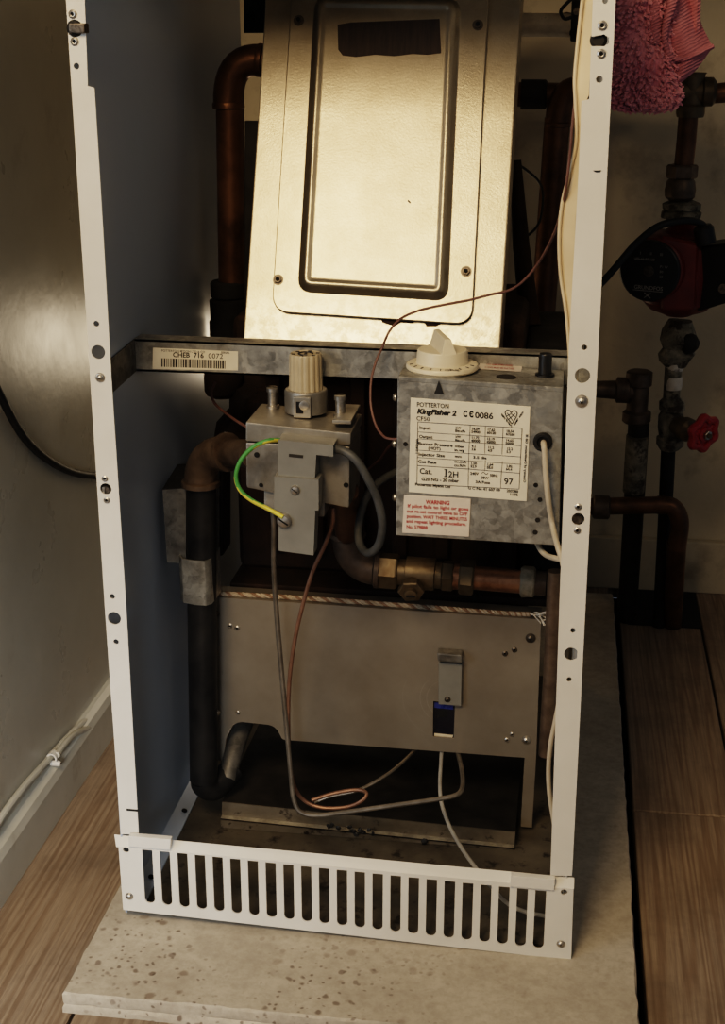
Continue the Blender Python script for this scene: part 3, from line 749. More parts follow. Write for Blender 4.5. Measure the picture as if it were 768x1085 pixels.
# collar and ribbed knob standing on the top
kc = at(324.5, 434, 2, zt)
b = MB(); b.lathe(kc, (0, 0, 1), [(.0185, -.001), (.0185, .017), (.0175, .0185), (.0145, .0185), (.0143, .012)], M['valve_metal'], 32)
b.box(kc+Vector((-.0075, -.0205, -.002)), kc+Vector((.0075, -.012, .016)), M['valve_metal'], .001)
b.box(kc+Vector((-.0048, -.0212, .002)), kc+Vector((.0012, -.0195, .012)), M['dark'])
b.lathe(kc+Vector((.002, -.020, .009)), (0, -1, 0), [(.0042, 0), (.0042, .0012), (.002, .0016)], M['screw'], 14)
b.build('knob_collar', valve)
b = MB(); vs = []; nk = 96
for r, h in ((.0143, .012), (.0146, .013), (.0139, .042), (.0139, .0475), (.0128, .0492), (.0124, .0486), (.004, .0484)):
    for k in range(nk):
        a = 2*PI*k/nk; rr = r*(1-(.055 if (k % 6) in (0, 1) and .0125 < h < .048 and r > .013 else 0)); vs.append(kc+Vector((rr*math.cos(a), rr*math.sin(a), h)))
b.add(vs, [(i*nk+k, i*nk+(k+1) % nk, (i+1)*nk+(k+1) % nk, (i+1)*nk+k) for i in range(6) for k in range(nk)]+[tuple(6*nk+k for k in range(nk))], M['knob'])
for a in range(0, 360, 60):
    ra = math.radians(a+20); c = kc+Vector((math.cos(ra)*.0105, math.sin(ra)*.0105, .0489)); b.box(c-Vector((.0015, .0009, .0004)), c+Vector((.0015, .0009, .0003)), M['ink'])
ring = [kc+Vector((math.cos(a)*.006, math.sin(a)*.006, .0488)) for a in [PI*2*k/16 for k in range(14)]]
b.tube(ring, .0008, M['ink'], 5, smooth=False); b.box(kc+Vector((-.0008, -.0035, .0484)), kc+Vector((.0008, .0035, .0492)), M['ink'])
b.build('control_knob', valve, ang=50, label='ribbed cream control knob')
for q in ((289, 431), (360.5, 440)):
    p = at(*q, 2, zt); c = MB()
    c.lathe(p, (0, 0, 1), [(.0058, -.001), (.0058, .0015), (.0042, .002), (.0042, .013), (.0052, .0135), (.0052, .017), (.0046, .0175)], M['screw'], 18)
    c.box(p+Vector((-.0055, -.0009, .0155)), p+Vector((.0055, .0009, .0178)), M['dark']); c.build('test_point_screw', valve)
# grey terminal cover in two steps
b = MB(); TYv = VY-.020
def lplate(pts, y0, y1, m, bb):
    n_ = len(pts); fr = [P(x, y, y0) for x, y in pts]; bk = [p+Vector((0, y1-y0, 0)) for p in fr]
    bb.add(fr+bk, [tuple(range(n_)), tuple(range(2*n_-1, n_-1, -1))]+[(k, n_+k, n_+(k+1) % n_, (k+1) % n_) for k in range(n_)], m)
lplate([(294.5, 466), (353, 472), (353, 484), (335, 482), (333.5, 508), (294.5, 504)], TYv, VY+.002, M['grey_paint'], b)
b.pbox([(306, 481), (321, 482.5), (321, 485.5), (306, 484)], TYv-.0004, TYv+.001, M['soot'])
b.build('terminal_cover', valve, smooth=False)
b = MB(); lplate([(290.5, 505), (337.5, 508.5), (337.5, 541), (334, 541), (332, 588.5), (295, 583.5), (295, 541), (290.5, 540)], TYv-.004, VY-.006, M['grey_paint'], b)
lc = b.build('earth_cover', valve, smooth=False)
fix('pan', 'screw', 'screw', lc, P(312.5, 519, TYv-.004), .0040, roll=.6)
fix('pan', 'screw', 'earth_screw', lc, P(301, 551.5, TYv-.0045), .0062, roll=.6)

def single(b, name, label, cat, group=None, **k): return tag(b.build(name, None, **k), label, cat, group)
def path(pts, y): return [P(q[0], q[1], q[2] if len(q) > 2 else y) for q in pts]

# green and yellow earth wire, thick grey flex, pilot tube, capillary tubes
b = MB(); b.tube(path([(296, 466.5, TYv+.004), (284, 467), (268, 474), (255, 488), (250, 505), (255, 520), (268, 531), (284, 539), (300, 548, TYv-.008)], TYv-.004), .0019, M['green'], 12, m2=M['yellow'], m2range=4)
single(b, 'earth_wire', 'green and yellow earth wire looping at the side of the gas valve', 'wire')
b = MB(); b.tube(path([(350, 476, TYv+.008), (362, 477, .04), (377, 487, .038), (389, 506, .038), (400, 530, .04), (405, 555, .045), (401, 577, .055), (390, 586, .065), (381, 576, .08), (380, 556, .095), (386, 532, .112), (398, 514, .125), (416, 502, .14), (440, 492, .15)], .09), .0036, M['grey_cable'], 12)
single(b, 'thick_grey_cable', 'thick dark grey cable looping from the gas valve cover behind the control box', 'cable')
b = MB(); b.tube(path([(288, 540, .07), (290, 556, .07), (290, 600, .08), (293, 650, .09), (299, 720, .09), (304, 775, .09), (308, 820, .085), (311, 846, .082), (318, 860, .08), (336, 864, .08), (370, 860, .08), (420, 853, .08), (462, 847, .08), (484, 842, .085), (490, 832, .10), (489, 815, .14), (485, 798, .2)], .09), .0023, M['pilot_tube'], 10)
single(b, 'pilot_tube', 'dull grey tube hanging from the gas valve and bending along the tray', 'tube')
b = MB(); b.tube(path([(353, 538, .07), (352, 556, .07), (343, 580, .078), (331, 606, .085), (321, 640, .086), (312, 680, .088), (306, 730, .09), (306, 790, .095), (311, 830, .10), (322, 848, .105), (342, 856, .105), (368, 855, .105), (384, 848, .105), (388, 840, .11), (376, 837, .115), (352, 841, .11), (330, 848, .105)], .09), .0019, M['copper_tube'], 10)
single(b, 'capillary_tube', 'thin copper tube hanging from the valve and coiling on the tray', 'tube')
b = MB(); b.tube(path([(333, 850, .125), (352, 843, .13), (380, 837, .135), (408, 822, .15), (426, 808, .17), (442, 792, .2)], .12), .0018, M['pilot_tube'], 8)
single(b, 'thermocouple_lead', 'thin grey lead rising from the tray coil to the burner plate', 'lead')
b = MB(); b.tube(path([(468, 792, .2), (467, 810, .18), (466, 832, .15), (468, 852, .13), (476, 875, .10), (488, 897, .065), (502, 917, .03), (518, 937, .02), (536, 956, .02), (556, 966, .02), (580, 971, .022)], .1), .0019, M['grey_wire'], 10)
single(b, 'spark_lead', 'pale grey lead drooping from under the burner plate to behind the grille', 'lead')
b = MB(); b.tube(path([(228, 405, .19), (224, 416, .18), (228, 428, .17), (242, 440, .12), (257, 450, .08), (268, 455, .07)], .15), .0013, M['brown_wire'], 8)
single(b, 'thin_brown_lead', 'short thin brown lead drooping under the crossbar to the gas valve', 'lead')

# brown capillary wire trailing across the hood
b = MB(); b.tube(path([(616, 66, .03), (611, 90, .012), (606.5, 130, .004), (603.5, 165, .003), (598, 208, .008), (588, 245, .04), (572, 276, .075), (554, 298, .085), (538, 308, .09), (520, 312, .092), (497, 318, .094), (470, 323, .094), (444, 329, .094), (424, 338, .094), (412, 352, .094), (405, 368, .094), (398, 384, .09), (393, 405, .085), (393, 430, .078), (398, 450, .07), (406, 462, .062), (414, 465, .058), (424, 465, .056)], .09), .0011, M['brown_wire'], 8, sub=5)
single(b, 'phial_wire', 'thin brown wire trailing across the hood and down to the control box', 'wire')
b = MB(); b.tube(path([(417, 468, .06), (410, 476, .10), (402, 487, .13), (390, 497, .15)], .1), .0011, M['brown_wire'], 8)
single(b, 'brown_tail_wire', 'short dark brown wire behind the left edge of the control box', 'wire')

# ================================================================== CONTROL BOX
XY, XD = .045, .063
box = thing('control_box', P(508, 575, XY+.03), 'galvanised control box with white dial on top and paper rating label on front', 'control box')
b = MB(); cq = [(421, 399.5), (596.5, 411.5), (592, 578.5), (419, 567.5)]
b.pbox(cq, XY, XY+XD, M['galv'], .0016, 2); case = b.build('case', box)
b = MB(); fr = [P(q[0], q[1], XY) for q in cq]
b.hexa([fr[0]+Vector((.0005, -.0004, .0008)), fr[1]+Vector((0, -.0004, .0008)), fr[1]+Vector((0, -.0004, -.0035)), fr[0]+Vector((.0005, -.0004, -.0035))],
       [p+Vector((0, .012, 0)) for p in (fr[0]+Vector((.0005, -.0004, .0008)), fr[1]+Vector((0, -.0004, .0008)), fr[1]+Vector((0, -.0004, -.0035)), fr[0]+Vector((.0005, -.0004, -.0035)))], M['galv'], .0008, 1)
b.build('lip', case)
ztop = (fr[0].z+fr[1].z)/2
def topz(x): return fr[0].z+(fr[1].z-fr[0].z)*(x-fr[0].x)/(fr[1].x-fr[0].x)
dc = at(468.5, 386.5, 2, topz(.28)+.004)
b = MB(); b.lathe(dc, (0, 0, 1), [(.0285, -.0035), (.0298, -.002), (.0298, 0), (.029, .0012), (.0225, .0022)], M['cream'], 48)
tx = (fr[1]-fr[0]).normalized()
b.text('MAX', M['ink'], lambda u, v: dc+Vector((.004+u*.0001*1.0, -.0265+v*.0001*1.0, .0018)), 55, 2)
for a in range(200, 345, 18):
    ra = math.radians(a); d = Vector((math.cos(ra), math.sin(ra), 0)); b.tube([dc+d*.0245+Vector((0, 0, .0019)), dc+d*.0275+Vector((0, 0, .0017))], .0005, M['ink'], 4, smooth=False)
dial = b.build('dial_skirt', box, label='round cream dial skirt')
b = MB(); b.lathe(dc, (0, 0, 1), [(.0220, .0015), (.0216, .003), (.0208, .0120), (.0198, .0132), (.002, .0134)], M['cream'], 40)
gd = Vector((.36, -.93, 0)).normalized(); gs = Vector((.93, .36, 0)).normalized()
def gp_(l, w_, h): return dc+gd*l+gs*w_+Vector((0, 0, h))
b.hexa([gp_(-.0195, -.0022, .0262), gp_(-.0195, .0022, .0262), gp_(.0150, .0026, .0245), gp_(.0150, -.0026, .0245)],
       [gp_(-.0202, -.0062, .0120), gp_(-.0202, .0062, .0120), gp_(.0202, .0068, .0120), gp_(.0202, -.0068, .0120)], M['cream'], .0011, 2)
b.build('thermostat_knob', box, label='cream thermostat knob with raised grip')
# pointer arrow under the dial
FY = XY-.0005
FXY = XY-.0009
b = MB(); b.add([P(465, 403, FXY), P(470, 417.5, FXY), P(460, 417, FXY)], [(0, 1, 2)], M['ink']); b.build('pointer_arrow', case, smooth=False)
# top sticker, black button, flat hole
b = MB(); q = [at(510, 381, 2, topz(.30)+.0004), at(554, 383, 2, topz(.34)+.0004), at(552, 394, 2, topz(.34)+.0004), at(506, 391, 2, topz(.30)+.0004)]
b.add(q, [(0, 1, 2, 3)], M['warn_label']); 
for k, (yy, s_) in enumerate(((383.6, 'CAUTION DISCONNECT MAINS'), (386.4, 'BEFORE REMOVING COVER'), (389.4, 'THIS UNIT MUST BE EARTHED'))):
    b.text(s_, M['redink'], lambda u, v, yy=yy: at(512-k+u, yy+.05*u-v*.8, 2, topz(.32)+.0009), 2.6, .02)
b.build('caution_sticker', case, smooth=False, label='small pinkish sticker with red print on the top')
b = MB(); p = at(577, 398, 2, topz(.36)); b.lathe(p, (0, 0, 1), [(.0055, -.001), (.0055, .017), (.0048, .0185), (.002, .019)], M['black_plastic'], 20); b.lathe(p, (0, 0, 1), [(.008, -.0006), (.008, .0016), (.006, .002)], M['black_plastic'], 20); b.build('overheat_button', box, label='black reset button')
b = MB(); p = at(536, 399.5, 2, topz(.33)+.0002); b.lathe(p, (0, 0, 1), [(.0085, -.0003), (.008, .0004)], M['soot'], 20); b.build('hole', case)
# rating label
b = MB(); b.pbox([(435, 421.5), (562, 431), (558, 531.5), (433, 521.5)], FY-.0003, XY+.0002, M['label'], .0003, 1)
LZ = FY-.0006
def cr(u, v): return (410+u/4.0421, 400+v/4.0421)                     # place read off an enlarged crop of the front
def T(s, u, v, h, slope=.075, bold=.03, wid=None, m='ink', spacing=1.0, shear=0):
    """a line of print: starts at (u, v) baseline, cap height about .72 h"""
    cu = bpy.data.curves.new('w', 'FONT'); cu.body = s; cu.size = h; cu.offset = bold*h; cu.space_character = spacing
    ob = bpy.data.objects.new('w', cu); COL.objects.link(ob); bpy.context.view_layer.update(); w = max(ob.dimensions.x, 1e-3)
    bpy.data.objects.remove(ob); bpy.data.curves.remove(cu)
    k = wid/w if wid else 1
    b.text(s, M[m], lambda x, y: P(*cr(u+x*k+y*shear, v+x*k*slope-y), LZ), h, bold*h, spacing=spacing)
def L(u0, v0, u1, v1, t=2.2):
    dx, dy = u1-u0, v1-v0; l = math.hypot(dx, dy); nx, ny = -dy/l*t/2, dx/l*t/2
    b.add([P(*cr(x, y), LZ) for x, y in ((u0+nx, v0+ny), (u1+nx, v1+ny), (u1-nx, v1-ny), (u0-nx, v0-ny))], [(0, 1, 2, 3)], M['ink'])
T('POTTERTON', 127, 124, 27, .06, .012, 136)
T('KingFisher 2', 128, 154, 30, .06, .05, 166, shear=.25)
T('CF50', 125, 183, 25, .07, .01, 56)
T('C', 326, 167, 36, .06, .05, 18); T('C', 352, 169, 36, .06, .06, 18); L(354, 156, 366, 157, 4); T('0086', 376, 173, 36, .06, .022, 78)
# certification heart mark with lettering
hc = [(505, 150), (513, 139), (525, 141), (531, 152), (538, 143), (550, 142), (558, 153), (552, 172), (540, 190), (535, 199), (526, 188), (512, 170), (505, 150)]
for i in range(len(hc)-1): L(*hc[i], *hc[i+1], 4)
for a_, c_ in (((514, 152), (538, 185)), ((549, 154), (522, 178)), ((513, 165), (531, 155)), ((531, 155), (549, 168))): L(*a_, *c_, 3.4)
for i, ch in enumerate('BRITISH'): T(ch, 489+i*5.8, 163+i*6.9, 15, .9, .05)
for i, ch in enumerate('GAS CO'): T(ch, 543+i*5.6, 208-i*8.2, 15, -1.1, .05)
# table
L(132, 190, 578, 217); L(130, 377, 350, 392); L(350, 392, 568, 410); L(128, 456, 565, 478); L(132, 190, 128, 456); L(578, 217, 565, 478)
for (v0, v1) in ((233, 262), (262, 292), (311, 340), (342, 372)): L(131, v0, 574, v1, 1.8)
for u0, u1 in ((356, 350), (421, 418), (497, 492)): L(u0, 204+(u0-356)*.06, u1, 322+(u0-356)*.06, 1.8)
for u0, u1 in ((421, 418), (494, 490)): L(u0, 350+(u0-356)*.06, u1, 398+(u0-356)*.06, 1.8)
L(350, 322, 347, 466, 1.8); L(490, 396, 486, 474, 1.8)
for s_, u, v, w in (('Input', 138, 220, 48), ('Output', 137, 258, 58), ('Burner Pressure', 134, 288, 146), ('(HOT)', 176, 308, 52), ('Injector Size', 134, 334, 112), ('Gas Rate', 133, 365, 78)): T(s_, u, v, 18, .065, .028, w)
for s_, u, v, w in (('kW', 294, 220, 22), ('Btu/h', 291, 233, 42), ('kW', 293, 258, 22), ('Btu/h', 291, 273, 42), ('mbar', 290, 299, 40), ('in.wg', 288, 315, 42), ('mm', 290, 342, 28), ('cu.m/h', 287, 364, 52), ('cu.ft/h', 287, 380, 50)): T(s_, u, v, 15, .065, .03, w)
cells = [(362, 224, '16.09', '54900'), (429, 228, '17.62', '60120'), (510, 234, '18.54', '63260'), (361, 262, '11.72', '40000'), (427, 267, '13.19', '45000'), (508, 273, '14.65', '50000'),
         (362, 299, '9.1', '3.6'), (432, 304, '11.2', '4.5'), (512, 310, '13.2', '5.3'), (358, 372, '1.50', '52.9'), (428, 377, '1.64', '58.0'), (510, 384, '1.82', '64.4')]
for u, v, a_, c_ in cells: T(a_, u, v, 15, .07, .035); T(c_, u-1, v+13, 15, .07, .035)
T('3.5 dia', 368, 346, 15, .07, .03, 58)
T('Cat.', 139, 411, 33, .065, .015, 52); L(252, 394, 251, 424, 5.5); L(245, 394, 259, 395, 3.5); L(244, 424, 258, 425, 3.5); T('2H', 262, 426, 36, .06, .015, 42)
T('G20 NG - 20 mbar', 147, 441, 20, .055, .028, 160)
T('240V', 356, 416, 16, .07, .03, 36); T('50Hz', 440, 424, 16, .07, .03, 34); T('38W', 402, 434, 16, .07, .03); T('3A Fuse', 378, 452, 16, .07, .03, 62)
sn_ = [(405, 411), (410, 405), (416, 407), (421, 413), (427, 415), (432, 410)]
for i in range(5): L(*sn_[i], *sn_[i+1], 2.6)
T('97', 501, 456, 36, .08, .015, 38)
T('Potterton Myson Ltd', 120, 462, 16, .075, .035, 150); T('G C No 41 607 09', 346, 478, 16, .075, .03, 138); T('203780', 512, 490, 15, .075, .035, 50); T('1196', 524, 505, 15, .075, .035, 34)
# upright lines at both sides of the table
def TV(s, u, v, h, wid):
    cu = bpy.data.curves.new('w', 'FONT'); cu.body = s; cu.size = h; ob = bpy.data.objects.new('w', cu); COL.objects.link(ob); bpy.context.view_layer.update(); w = ob.dimensions.x
    bpy.data.objects.remove(ob); bpy.data.curves.remove(cu); k = wid/w
    b.text(s, M['ink'], lambda x, y: P(*cr(u+y*.0+y-x*k*-.05, v-x*k), LZ), h, .03*h)
TV('11/62/00', 122, 328, 14, 60); TV('Country of Destination  GB IE', 584, 450, 14, 205)
b.build('rating_label', case, smooth=False, label='cream rating label with black table of figures')
b = MB(); b.pbox([(428, 524.5), (498.8, 528.8), (496.8, 569), (426, 564.8)], FY-.0003, XY+.0002, M['warn_label'], .0003, 1)
T('WARNING', 166, 541, 24, .045, .03, 102, 'redink')
for s_, u, v, w in (('If pilot fails to light or goes', 87, 556, 260), ('out re-set control valve to OFF', 84, 578, 260), ('position. WAIT THREE MINUTES', 84, 600, 258), ('and repeat lighting procedure.', 82, 621, 256), ('No. 579888', 82, 645, 90)): T(s_, u, v, 20, .055, .022, w, 'redink')
b.build('warning_label', case, smooth=False, label='pinkish warning label with red print')
p = P(575, 468, XY-.0005); b = MB()
b.lathe(p+Vector((0, .001, 0)), (0, -1, 0), [(.0078, 0), (.0078, .002), (.0066, .0036), (.0048, .0036), (.0044, .001)], M['rubber'], 24); b.build('cable_grommet', box, label='black cable grommet')
for q, r in (((429.5, 470.5), 2.4), ((567.5, 514), 2.5), ((572, 529.5), 2.5), ((569.5, 551), 2.7), ((567, 564), 2.7)):
    c = MB(); c.lathe(P(*q, XY-.0001), (0, -1, 0), [(r*.00079, 0), (r*.0007, .0005)], M['soot'], 12); c.build('rivet_hole', case)
for q in ((418.5, 421), (417.5, 470), (418, 527)):
    c = MB(); pp = P(*q, XY+.012); c.lathe(pp+Vector((.001, 0, 0)), (-1, 0, 0), [(.0034, 0), (.0034, .0012), (.002, .0028)], M['screw'], 14); c.build('screw', box)
b = MB(); b.tube(path([(575.5, 468, XY+.004), (576, 471, XY-.006), (577, 480, XY-.009), (578.5, 505, XY-.010), (581, 530, XY-.010), (585, 555, XY-.006), (590, 576, .02), (596, 596, .012), (600, 615, .012)], XY-.01), .0024, M['cream_cable'], 12)
single(b, 'mains_cable', 'cream cable leaving the control box grommet and running to the right post', 'cable')
b = MB(); b.tube(path([(569, 575, .075), (573, 583, .06), (580, 589, .05), (590, 592, .03), (600, 594, .02)], .05), .0024, M['cream_cable'], 12)
single(b, 'cream_cable', 'short cream cable curling out under the control box', 'cable')
b = MB(); b.tube(path([(592, 745, .012), (588, 765, .012), (583, 790, .014), (581, 815, .015), (582, 840, .015), (586, 866, .014), (590, 890, .012)], .012), .0021, M['cream_cable'], 12)
single(b, 'cream_cable', 'cream cable bowing out beside the lower end of the right post', 'cable')
# edging strip behind the right post
b = MB(); pts = path([(628, -12, .012), (624, 25, .012), (620, 60, .010), (617, 85, .008), (616, 110, .006), (616, 150, .007), (610, 185, .010), (604, 215, .012), (601, 250, .013), (602, 290, .013), (606, 330, .010), (608, 370, .008), (608, 400, .008), (607, 430, .008)], .02)
ww = [.0125, .0130, .0125, .011, .0085, .0075, .0095, .0115, .012, .0115, .009, .007, .006, .005]
b.ribbon(pts, ww, .0022, M['strip'], (1, -.25, 0))
b.tube([p+Vector((-w*.5, -.001, 0)) for p, w in zip(pts, ww)], .0014, M['strip'], 8)
single(b, 'edging_strip', 'cream flexible edging strip bowing loose along the right post', 'strip')

# ================================================================== PIPES INSIDE
def elbow(bb, a, c, d, r, m, n=16, coll=1.18):
    """quarter bend from a round the corner c to d, with bead collars"""
    a, c, d = Vector(a), Vector(c), Vector(d); pts = []
    for k in range(11):
        t = k/10; pts.append((1-t)**2*a+2*t*(1-t)*c+t*t*d)
    bb.tube(pts, r, m, n, smooth=False)
    for p, q in ((a, c), (d, c)):
        ax = (Vector(q)-Vector(p)).normalized(); bb.lathe(p-ax*.003, ax, [(r*.98, 0), (r*coll, .0008), (r*coll, .005), (r*1.0, .0066)], m, n)
py_ = .155
top = P(213, 512, py_); bot = P(216, 826, py_); 
gp = thing('gas_supply_pipe', (bot.x, py_, .02), 'black gas supply pipe with bronze elbow up to the valve, beside the side panel', 'pipe')
b = MB(); b.tube([top, P(214, 650, py_), bot], .0139, M['black_pipe'], 20, smooth=False)
bb_ = bot+Vector((0, 0, -.010)); b.tube([bot, bot+Vector((.001, .001, -.006)), bb_+Vector((.008, .008, -.002)), bb_+Vector((.022, .03, .006))], .0135, M['black_pipe'], 18)
b.build('pipe_body', gp)
b = MB(); b.tube([P(240, 826, .17), P(247, 800, .19), P(254, 778, .215), P(262, 760, .25)], [.009, .0095, .0095, .009], M['galv_dark'], 16); b.build('injector_elbow', gp, label='dull grey elbow at the burner')
b = MB(); c0 = P(211, 482, py_); el_end = P(252, 479, VY+.045)
elbow(b, P(212.5, 512, py_), P(211.5, 478, py_), P(240, 479, .135), .0152, M['iron'], 20)
b.build('elbow', gp, label='bronze elbow')
b = MB(); b.tube([P(236, 479, .138), P(268, 481, .095)], .0125, M['iron'], 18, smooth=False); b.build('nipple', gp)
# clip holding the black pipe to the burner frame
b = MB(); q0, q1 = P(195, 595, py_-.0155), P(225, 641, py_-.0155)
arc = [(-.0165, .010), (-.0160, -.004), (-.0115, -.0115), (0, -.0150), (.0095, -.0150), (.0135, -.010), (.0145, .004), (.0145, .02)]
cx_ = P(211, 618, py_).x; z_hi, z_lo = P(211, 594, py_-.0155).z, P(211, 641, py_-.0155).z
vs = []
for (dx, dy) in arc:
    for z in (z_hi, z_lo): vs.append((cx_+dx, py_+dy, z))
for (dx, dy) in arc:
    for z in (z_hi, z_lo): vs.append((cx_+dx*1.09, py_+dy*1.09+(.0), z))
n_ = len(arc); fs = []
for k in range(n_-1):
    fs += [(2*k, 2*k+2, 2*k+3, 2*k+1), (2*n_+2*k, 2*n_+2*k+1, 2*n_+2*k+3, 2*n_+2*k+2), (2*k, 2*n_+2*k, 2*n_+2*k+2, 2*k+2), (2*k+1, 2*k+3, 2*n_+2*k+3, 2*n_+2*k+1)]
b.add(vs, fs, M['galv']); b.build('pipe_clip', gp, label='galvanised clip round the pipe')
# grey bracket box behind that pipe
b = MB(); b.pbox([(172, 518), (197, 516.5), (197, 597), (177, 596)], .152, .154, M['galv_dark'])
b.hexa([P(172, 518, .152), P(197, 516.5, .152), P(197, 517.5, .152), P(172, 519, .152)], [P(188, 492, .21), P(232, 490, .21), P(232, 492, .21), P(188, 494, .21)], M['soot'])
b.pbox([(202, 500), (232, 498), (232, 600), (203, 597)], .222, .224, M['galv_dark'], .0005, 1)
b.pbox([(196, 495), (236, 492), (236, 590), (196, 590)], .224, .26, M['soot'], .003)
single(b, 'bracket_plate', 'folded grey sheet metal bracket behind the black gas pipe', 'bracket', smooth=False)

# gas outlet line under the control box
gy = .175
gl = thing('gas_outlet_pipe', P(480, 625, gy), 'brass and copper gas pipe with test nipple, running under the control box', 'pipe')
b = MB(); elbow(b, P(368, 566, gy), P(368, 601, gy), P(400, 604, gy), .0148, M['iron'], 20); b.build('elbow', gl, label='bronze elbow')
b = MB(); b.tube([P(366, 520, .085), P(367, 545, .13), P(368, 568, gy)], .0115, M['old_copper'], 18); b.build('riser', gl)
b = MB(); ax = (P(560, 617, gy)-P(400, 604, gy)).normalized(); o0 = P(400, 604, gy)
S = 1.235/1504.7
def along(px): return o0+ax*((px-400)*S)
b.nut(along(398), ax, .0172, 26*S, M['brass'], .2); b.build('union_nut', gl)
b = MB(); b.lathe(along(424), ax, [(.0125, 0), (.0125, 8*S), (.0155, 9*S), (.0155, 42*S), (.013, 43*S), (.013, 50*S)], M['brass'], 24)
b.build('tee_body', gl)
b = MB(); tpt = along(441)+Vector((0, -.010, -.006)); ta = Vector((.05, -1, -.35)).normalized()
b.lathe(tpt, ta, [(.0095, 0), (.0095, .006), (.0075, .007)], M['brass'], 18); b.nut(tpt+ta*.006, ta, .0125, .008, M['brass'], .3); b.lathe(tpt+ta*.014, ta, [(.006, 0), (.006, .004), (.0035, .005)], M['brass'], 14)
b.box(tpt+ta*.019-Vector((.004, .001, .0007)), tpt+ta*.019+Vector((.004, .001, .0007)), M['dark']); b.build('test_nipple', gl)
b = MB(); b.nut(along(474), ax, .0150, 14*S, M['brass'], .1); b.lathe(along(487), ax, [(.0125, 0), (.0125, 8*S)], M['copper'], 20); b.nut(along(494), ax, .0168, 17*S, M['brass'], .35); b.build('compression_nut', gl)
b = MB(); b.tube([along(508), along(566)], .0112, M['copper'], 20, smooth=False); b.build('pipe_body', gl, label='bright copper pipe')
b = MB(); b.lathe(along(563), ax, [(.0118, 0), (.0145, .002), (.0145, .012), (.0125, .014)], M['crust'], 20, jit=.0028, jsc=140); b.tube([along(572), along(592)], .0115, M['iron'], 16, smooth=False); b.build('end_fitting', gl)
# vertical pipe close to the inside of the right post
b = MB(); b.tube([P(588, 605, .10), P(584, 700, .10), P(578, 800, .10)], .0066, M['iron'], 14, smooth=False)
single(b, 'post_pipe', 'slim brown tarnished pipe standing inside the right post', 'pipe')

# copper flow pipe at the left of the hood
fy = .37
fp = thing('flow_pipe', P(243, 350, fy), 'brown copper pipe with elbow rising to the left of the hood', 'pipe')
b = MB(); b.tube([P(243.5, 100, fy), P(246, 300, fy)], .0141, M['old_copper'], 22, smooth=False); b.build('pipe_body', fp)
b = MB(); elbow(b, P(242, 112, fy), P(240, 60, fy), P(276, 64, fy), .0152, M['old_copper'], 22, 1.06); b.tube([P(270, 64, fy), P(330, 66, fy)], .0145, M['old_copper'], 18, smooth=False); b.build('elbow', fp)
b = MB(); c0 = P(243, 318, fy)
b.lathe(P(243, 340, fy)+Vector((0, 0, -.05)), (0, 0, 1), [(.0210, 0), (.0210, .05), (.0198, .052), (.020, .072), (.0165, .074), (.0185, .076), (.0185, .090), (.0165, .092)], M['soot'], 24); b.build('coupling', fp, label='black coupling at the foot of the pipe')
b = MB(); b.pbox([(258, -8), (281, -8), (280, 35), (258, 35)], .42, .424, M['soot'], .001); b.lathe(P(266, 17, .4195), (0, -1, 0), [(.005, 0), (.005, .001)], M['dark'], 14)
single(b, 'dark_bracket', 'dark steel bracket with a bolt hole left of the hood top', 'bracket')
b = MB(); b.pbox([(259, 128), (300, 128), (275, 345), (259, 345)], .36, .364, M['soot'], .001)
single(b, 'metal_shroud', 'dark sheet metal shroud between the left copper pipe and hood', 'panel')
# ================================================================== BEHIND AND BESIDE THE BOILER
RY = .70
# header pipe along the back wall with the riser down behind the right post
hd = thing('header_pipe', P(600, 105, .80), 'brown copper pipe running level behind the right post to the tee', 'pipe')
b = MB(); b.tube([P(548, 100, .8), P(600, 101, .8)], .0150, M['old_copper'], 18, smooth=False); b.tube([P(590, 101, .8), P(720, 98, .8)], .0118, M['old_copper'], 18, smooth=False); b.build('pipe_body', hd)
b = MB(); elbow(b, P(591, 132, .79), P(592, 84, .79), P(622, 99, .79), .0160, M['old_copper'], 18, 1.08); b.build('elbow', hd)
b = MB(); b.tube([P(590.5, 125, .79), P(582, 240, .79), P(572, 375, .79)], .0160, M['old_copper'], 18, smooth=False); b.build('drop_pipe', hd)
b = MB(); p = P(552, 100, .8); b.lathe(p, (1, 0, 0), [(.018, 0), (.018, .03), (.016, .032)], M['soot'], 18); b.build('coupling', hd)

rs = thing('pump_riser', P(722, 235, RY), 'corroded copper riser with tee and valve standing on top of the red pump', 'pipe')
b = MB(); b.tube([P(730, 112, RY), P(727, 150, RY), P(724, 178, RY)], .0115, M['old_copper'], 18, smooth=False); b.build('pipe_body', rs)
b = MB()
b.lathe(P(731, 124, RY), (0, 0, 1), [(.0155, 0), (.0165, .004), (.0165, .012), (.014, .015), (.014, .047), (.0155, .05)], M['brass'], 22)
b.lathe(P(712, 97, RY), (1, 0, 0), [(.0165, 0), (.0165, .010), (.014, .012), (.014, .034), (.0165, .036), (.0165, .046), (.012, .050)], M['brass'], 22)
b.tube([P(745, 97, RY), P(758, 99, RY), P(800, 94, RY)], [.0095, .0112, .0118], M['old_copper'], 16, sub=4); b.build('tee', rs)
b = MB(); ax = (0, 0, 1)
b.nut(P(722, 189, RY), ax, .0185, .016, M['iron'], .3)
b.lathe(P(720, 214, RY), ax, [(.011, 0), (.0175, .006), (.0185, .014), (.0165, .024), (.012, .03)], M['iron'], 20, jit=.0015, jsc=90)
b.lathe(P(721, 232, RY), ax, [(.018, 0), (.024, .002), (.024, .008), (.020, .010), (.0225, .012), (.0225, .018), (.013, .022)], M['verdigris'], 22, jit=.0018, jsc=80)
b.build('isolating_valve', rs, label='crusted isolating valve')

